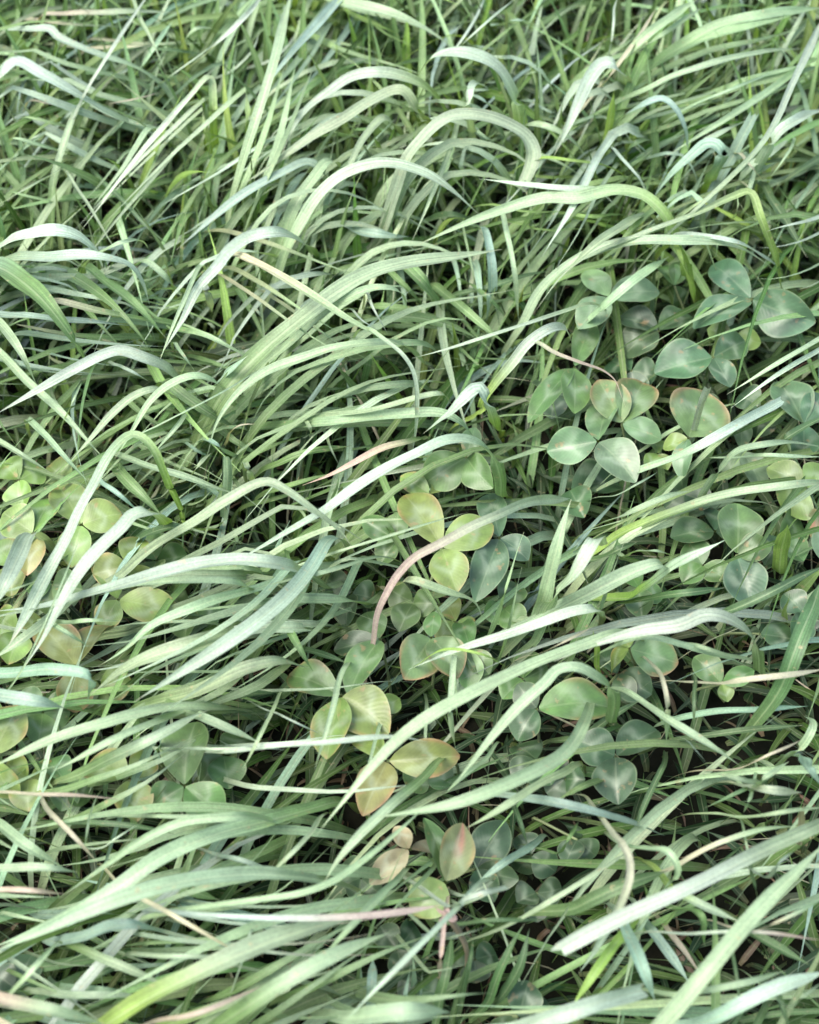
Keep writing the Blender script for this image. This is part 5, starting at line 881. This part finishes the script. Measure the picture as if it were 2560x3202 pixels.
def sward(count, xr, yr, width, length, hmax, az_mean, az_sd, straight, palette, keep=None):
    x = rng.uniform(xr[0], xr[1], count); y = rng.uniform(yr[0], yr[1], count)
    if keep is not None:
        ok = rng.random(count) < keep(x, y); x, y = x[ok], y[ok]
    n = len(x)
    L = rng.uniform(length[0], length[1], n)
    # the sward leans along one slant, steeper towards the back
    am = np.atleast_1d(az_mean)
    az = R(1) * (am[rng.integers(0, len(am), n)] + 26 * sstep(-0.16, 0.08, y)) + rng.normal(0, R(az_sd), n)
    wild = rng.random(n) < 0.1
    az[wild] = rng.uniform(0, 2 * np.pi, wild.sum())
    t0 = R(1) * rng.uniform(62, 89, n)
    t1 = R(1) * np.where(rng.random(n) < straight, rng.uniform(35, 75, n), rng.uniform(-55, 25, n))
    pw = rng.uniform(0.8, 1.8, n)
    s = np.linspace(0, 1, SEG)
    el = t0[:, None] + (t1 - t0)[:, None] * s[None, :] ** pw[:, None]
    azs = az[:, None] + rng.normal(0, 0.35, n)[:, None] * s[None, :]
    ds = (L / (SEG - 1))[:, None]
    dx = np.cos(el) * np.cos(azs) * ds; dy = np.cos(el) * np.sin(azs) * ds; dz = np.sin(el) * ds
    P = np.stack([np.cumsum(dx, 1), np.cumsum(dy, 1), np.cumsum(dz, 1)], -1)
    P = P - P[:, :1]
    hm = hmax(x, y) * rng.uniform(0.6, 1.0, n)
    top = P[:, :, 2].max(1)
    k = np.minimum(1, hm / np.maximum(top, 1e-4))
    st = t1 > R(30)
    P *= np.where(st, k, k ** 0.35)[:, None, None]
    P[:, :, 2] *= np.where(st, 1.0, k ** 0.65)[:, None]
    P[:, :, 2] = np.maximum(P[:, :, 2], 0.004 * s[None, :])
    P[:, :, 0] += x[:, None]; P[:, :, 1] += y[:, None]; P[:, :, 2] -= 0.003
    T = unit(np.gradient(P, axis=1))
    Nn = np.tile(unit(0.5 * FACE + 0.5 * np.array([0, 0, 1.0])), (n, SEG, 1)) + rng.normal(0, 0.35, (n, 1, 3))
    S = unit(np.cross(T, Nn)); Nn = np.cross(S, T)
    tw = rng.normal(0, 0.5, n)[:, None, None] * s[None, :, None]
    S, Nn = S * np.cos(tw) + Nn * np.sin(tw), Nn * np.cos(tw) - S * np.sin(tw)
    w = rng.uniform(width[0], width[1], n)[:, None] * (0.6 + 0.4 * sstep(0, 0.25, s))[None, :] * np.maximum(1 - sstep(0.45, 1.0, s) ** 1.5, 0.04)[None, :]
    ac = np.array([-0.5, 0.0, 0.5]); pf = np.array([0.12, -0.04, 0.12])
    V = P[:, :, None, :] + S[:, :, None, :] * (ac[None, None, :] * w[:, :, None])[..., None] + Nn[:, :, None, :] * (pf[None, None, :] * w[:, :, None])[..., None]
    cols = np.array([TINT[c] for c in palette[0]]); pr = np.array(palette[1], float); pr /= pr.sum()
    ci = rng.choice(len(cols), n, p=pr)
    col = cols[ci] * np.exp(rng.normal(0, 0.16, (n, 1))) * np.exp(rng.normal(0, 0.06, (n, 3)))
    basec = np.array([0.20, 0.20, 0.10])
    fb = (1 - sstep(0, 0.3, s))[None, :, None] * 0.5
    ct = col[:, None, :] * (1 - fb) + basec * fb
    tint = np.repeat(ct[:, :, None, :], 3, 2)
    f = grid_faces(SEG, 3)
    F = (f[None] + (np.arange(n) * SEG * 3)[:, None, None]).reshape(-1, 4)
    uv = np.empty((n, SEG, 3, 2)); uv[..., 0] = ac + 0.5; uv[..., 1] = s[None, :, None]
    return V.reshape(-1, 3), F, np.clip(tint.reshape(-1, 3), 0, 0.8), uv.reshape(-1, 2)

def sheaves(per):
    # neighbours that grow from the same tufts as the single blades and lean with them
    VV, FF, TT, UU, off = [], [], [], [], 0
    m = 20
    s = np.linspace(0, 1, m)
    ac = np.array([-0.5, 0.0, 0.5]); pf = np.array([0.16, 0.0, 0.16])
    for C, w, col in SHEAF:
        if w.max() < 0.0026: continue
        mid = C[len(C) * 2 // 3]
        if max(clover_low(C[[len(C) // 2, -len(C) // 4], 0], C[[len(C) // 2, -len(C) // 4], 1])) > 0.6: continue
        if hollow_at(mid[:1], mid[1:2])[0] > 0.52: continue
        idx = np.linspace(0, len(C) - 1, m)
        base = np.stack([np.interp(idx, np.arange(len(C)), C[:, k]) for k in range(3)], 1)
        cc = np.stack([np.interp(idx, np.arange(len(C)), col[:, k]) for k in range(3)], 1)
        wm = np.percentile(w, 80)
        for q in range(per):
            P = base - base[0]
            a = R(rng.normal(0, 5.5)); sc = rng.uniform(0.72, 1.05)
            P = np.stack([P[:, 0] * math.cos(a) - P[:, 1] * math.sin(a), P[:, 0] * math.sin(a) + P[:, 1] * math.cos(a), P[:, 2]], 1) * sc
            P[:, 2] *= rng.uniform(0.68, 0.9)
            P += base[0] + np.array([rng.normal(0, 0.016), rng.normal(0, 0.016), 0])
            T = unit(np.gradient(P, axis=0))
            Nn = unit(np.array([0, -0.15, 1.0]) + rng.normal(0, 0.25, 3))
            S = unit(np.cross(T, np.tile(Nn, (m, 1)))); N2 = np.cross(S, T)
            ww = np.minimum(wm, 0.0085) * rng.uniform(0.5, 0.85) * (0.6 + 0.4 * sstep(0, 0.25, s)) * np.maximum(1 - sstep(0.5, 1.0, s) ** 1.5, 0.04)
            V = P[:, None, :] + S[:, None, :] * (ac[None, :] * ww[:, None])[..., None] + N2[:, None, :] * (pf[None, :] * ww[:, None])[..., None]
            mixg = rng.uniform(0.1, 0.6)
            tcol = (cc * (1 - mixg) + np.array(TINT['g']) * mixg) * np.exp(rng.normal(0, 0.1))
            VV.append(V.reshape(-1, 3)); FF.append(grid_faces(m, 3) + off); off += m * 3
            TT.append(np.repeat(tcol, 3, 0)); UU.append(np.stack([np.tile(ac + 0.5, m), np.repeat(s * 2, 3)], 1))
    return np.vstack(VV), np.vstack(FF), np.clip(np.vstack(TT), 0, 0.8), np.vstack(UU)

def stuff(name, label, data, mat=MAT_GRASS):
    o = link(name, make_mesh(name, *data, mat))
    o["kind"] = "stuff"; o["label"] = label; o["category"] = "grass"
    return o

def hollow_at(x, y):      # thin, open places in the sward
    h = np.zeros_like(x)
    for cx, cy, rx, ry, k in [(0.165, -0.096, 0.045, 0.039, 1.0), (0.106, -0.163, 0.052, 0.033, 1.0), (0.043, -0.216, 0.039, 0.031, 0.8), (-0.079, -0.138, 0.037, 0.021, 0.7), (-0.084, -0.209, 0.048, 0.014, 0.7), (-0.055, 0.043, 0.028, 0.02, 0.7), (0.163, -0.192, 0.044, 0.014, 0.5), (-0.12, 0.066, 0.021, 0.02, 0.5)]:
        h = np.maximum(h, k * np.exp(-(((x - cx) / rx) ** 2 + ((y - cy) / ry) ** 2)))
    return np.maximum(h, (0.28 + 0.3 * sstep(-0.05, 0.08, x)) * (1 - sstep(-0.12, 0.02, y)))

def h_mid(x, y):
    h = 0.068 - 0.038 * clover_low(x, y)
    return np.maximum(h * (1 - 0.85 * hollow_at(x, y)), 0.008)
def h_low(x, y):
    return 0.5 * h_mid(x, y) + 0.004
def keep_mid(x, y):
    hollow = hollow_at(x, y)
    inside = (np.abs(x) < 0.34) & (y > -0.33) & (y < 0.58)
    return np.where(inside, 1.0, 0.6) * (1 - 0.92 * hollow) * (1 - 0.55 * clover_low(x, y))
def keep_top(x, y):
    return sstep(0.02, 0.18, y) * np.where(np.abs(x) < 0.4, 1.0, 0.6)

def keep_long(x, y):
    hollow = hollow_at(x, y)
    return (1 - 0.96 * hollow) * (1 - 0.75 * clover_low(x, y))

stuff("layered_grass", "green grass leaning in parallel sheaves under the single pale blades", sheaves(4))
stuff("long_grass", "long pale and green grass leaning over in the same slanting direction",
      sward(3000, (-0.6, 0.6), (-0.45, 0.95), (0.0024, 0.0058), (0.17, 0.32), lambda x, y: 0.088 - 0.05 * clover_low(x, y), (30, 210, 205), 17, 0.15,
            ('pgGb', (34, 42, 16, 8)), keep_long))
stuff("grass_sward", "dense tangle of green grass between and below the single blades",
      sward(4000, (-0.65, 0.65), (-0.5, 0.95), (0.0025, 0.0065), (0.10, 0.26), h_mid, (208, 30), 24, 0.25,
            ('gGDpb', (34, 32, 16, 12, 6)), keep_mid))
stuff("upright_grass", "fresh green grass standing upright toward the top of the picture",
      sward(2800, (-0.6, 0.6), (0.0, 0.95), (0.0025, 0.0056), (0.12, 0.22), lambda x, y: 0.085 + 0.045 * sstep(0.05, 0.3, y) - 0.06 * clover_low(x, y), (215, 40, 75), 38, 0.8,
            ('gGlp', (46, 22, 18, 14)), keep_top))
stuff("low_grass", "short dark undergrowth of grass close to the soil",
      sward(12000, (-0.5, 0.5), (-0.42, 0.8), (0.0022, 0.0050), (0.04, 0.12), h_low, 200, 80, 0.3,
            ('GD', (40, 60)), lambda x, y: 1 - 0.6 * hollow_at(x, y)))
stuff("fine_stems", "fine pale grass stems crossing each other through the sward",
      sward(650, (-0.6, 0.6), (-0.45, 0.9), (0.0006, 0.0016), (0.09, 0.19), lambda x, y: 0.095 - 0.05 * clover_low(x, y), (215, 50), 60, 0.7,
            ('pgwt', (50, 30, 10, 10)), lambda x, y: 1 - 0.6 * hollow_at(x, y)))
stuff("dry_straw", "thin brown and straw coloured dead stems tangled low in the grass",
      sward(900, (-0.6, 0.6), (-0.45, 0.9), (0.0005, 0.0013), (0.06, 0.16), h_low, 210, 70, 0.3,
            ('ts', (45, 55)), None))
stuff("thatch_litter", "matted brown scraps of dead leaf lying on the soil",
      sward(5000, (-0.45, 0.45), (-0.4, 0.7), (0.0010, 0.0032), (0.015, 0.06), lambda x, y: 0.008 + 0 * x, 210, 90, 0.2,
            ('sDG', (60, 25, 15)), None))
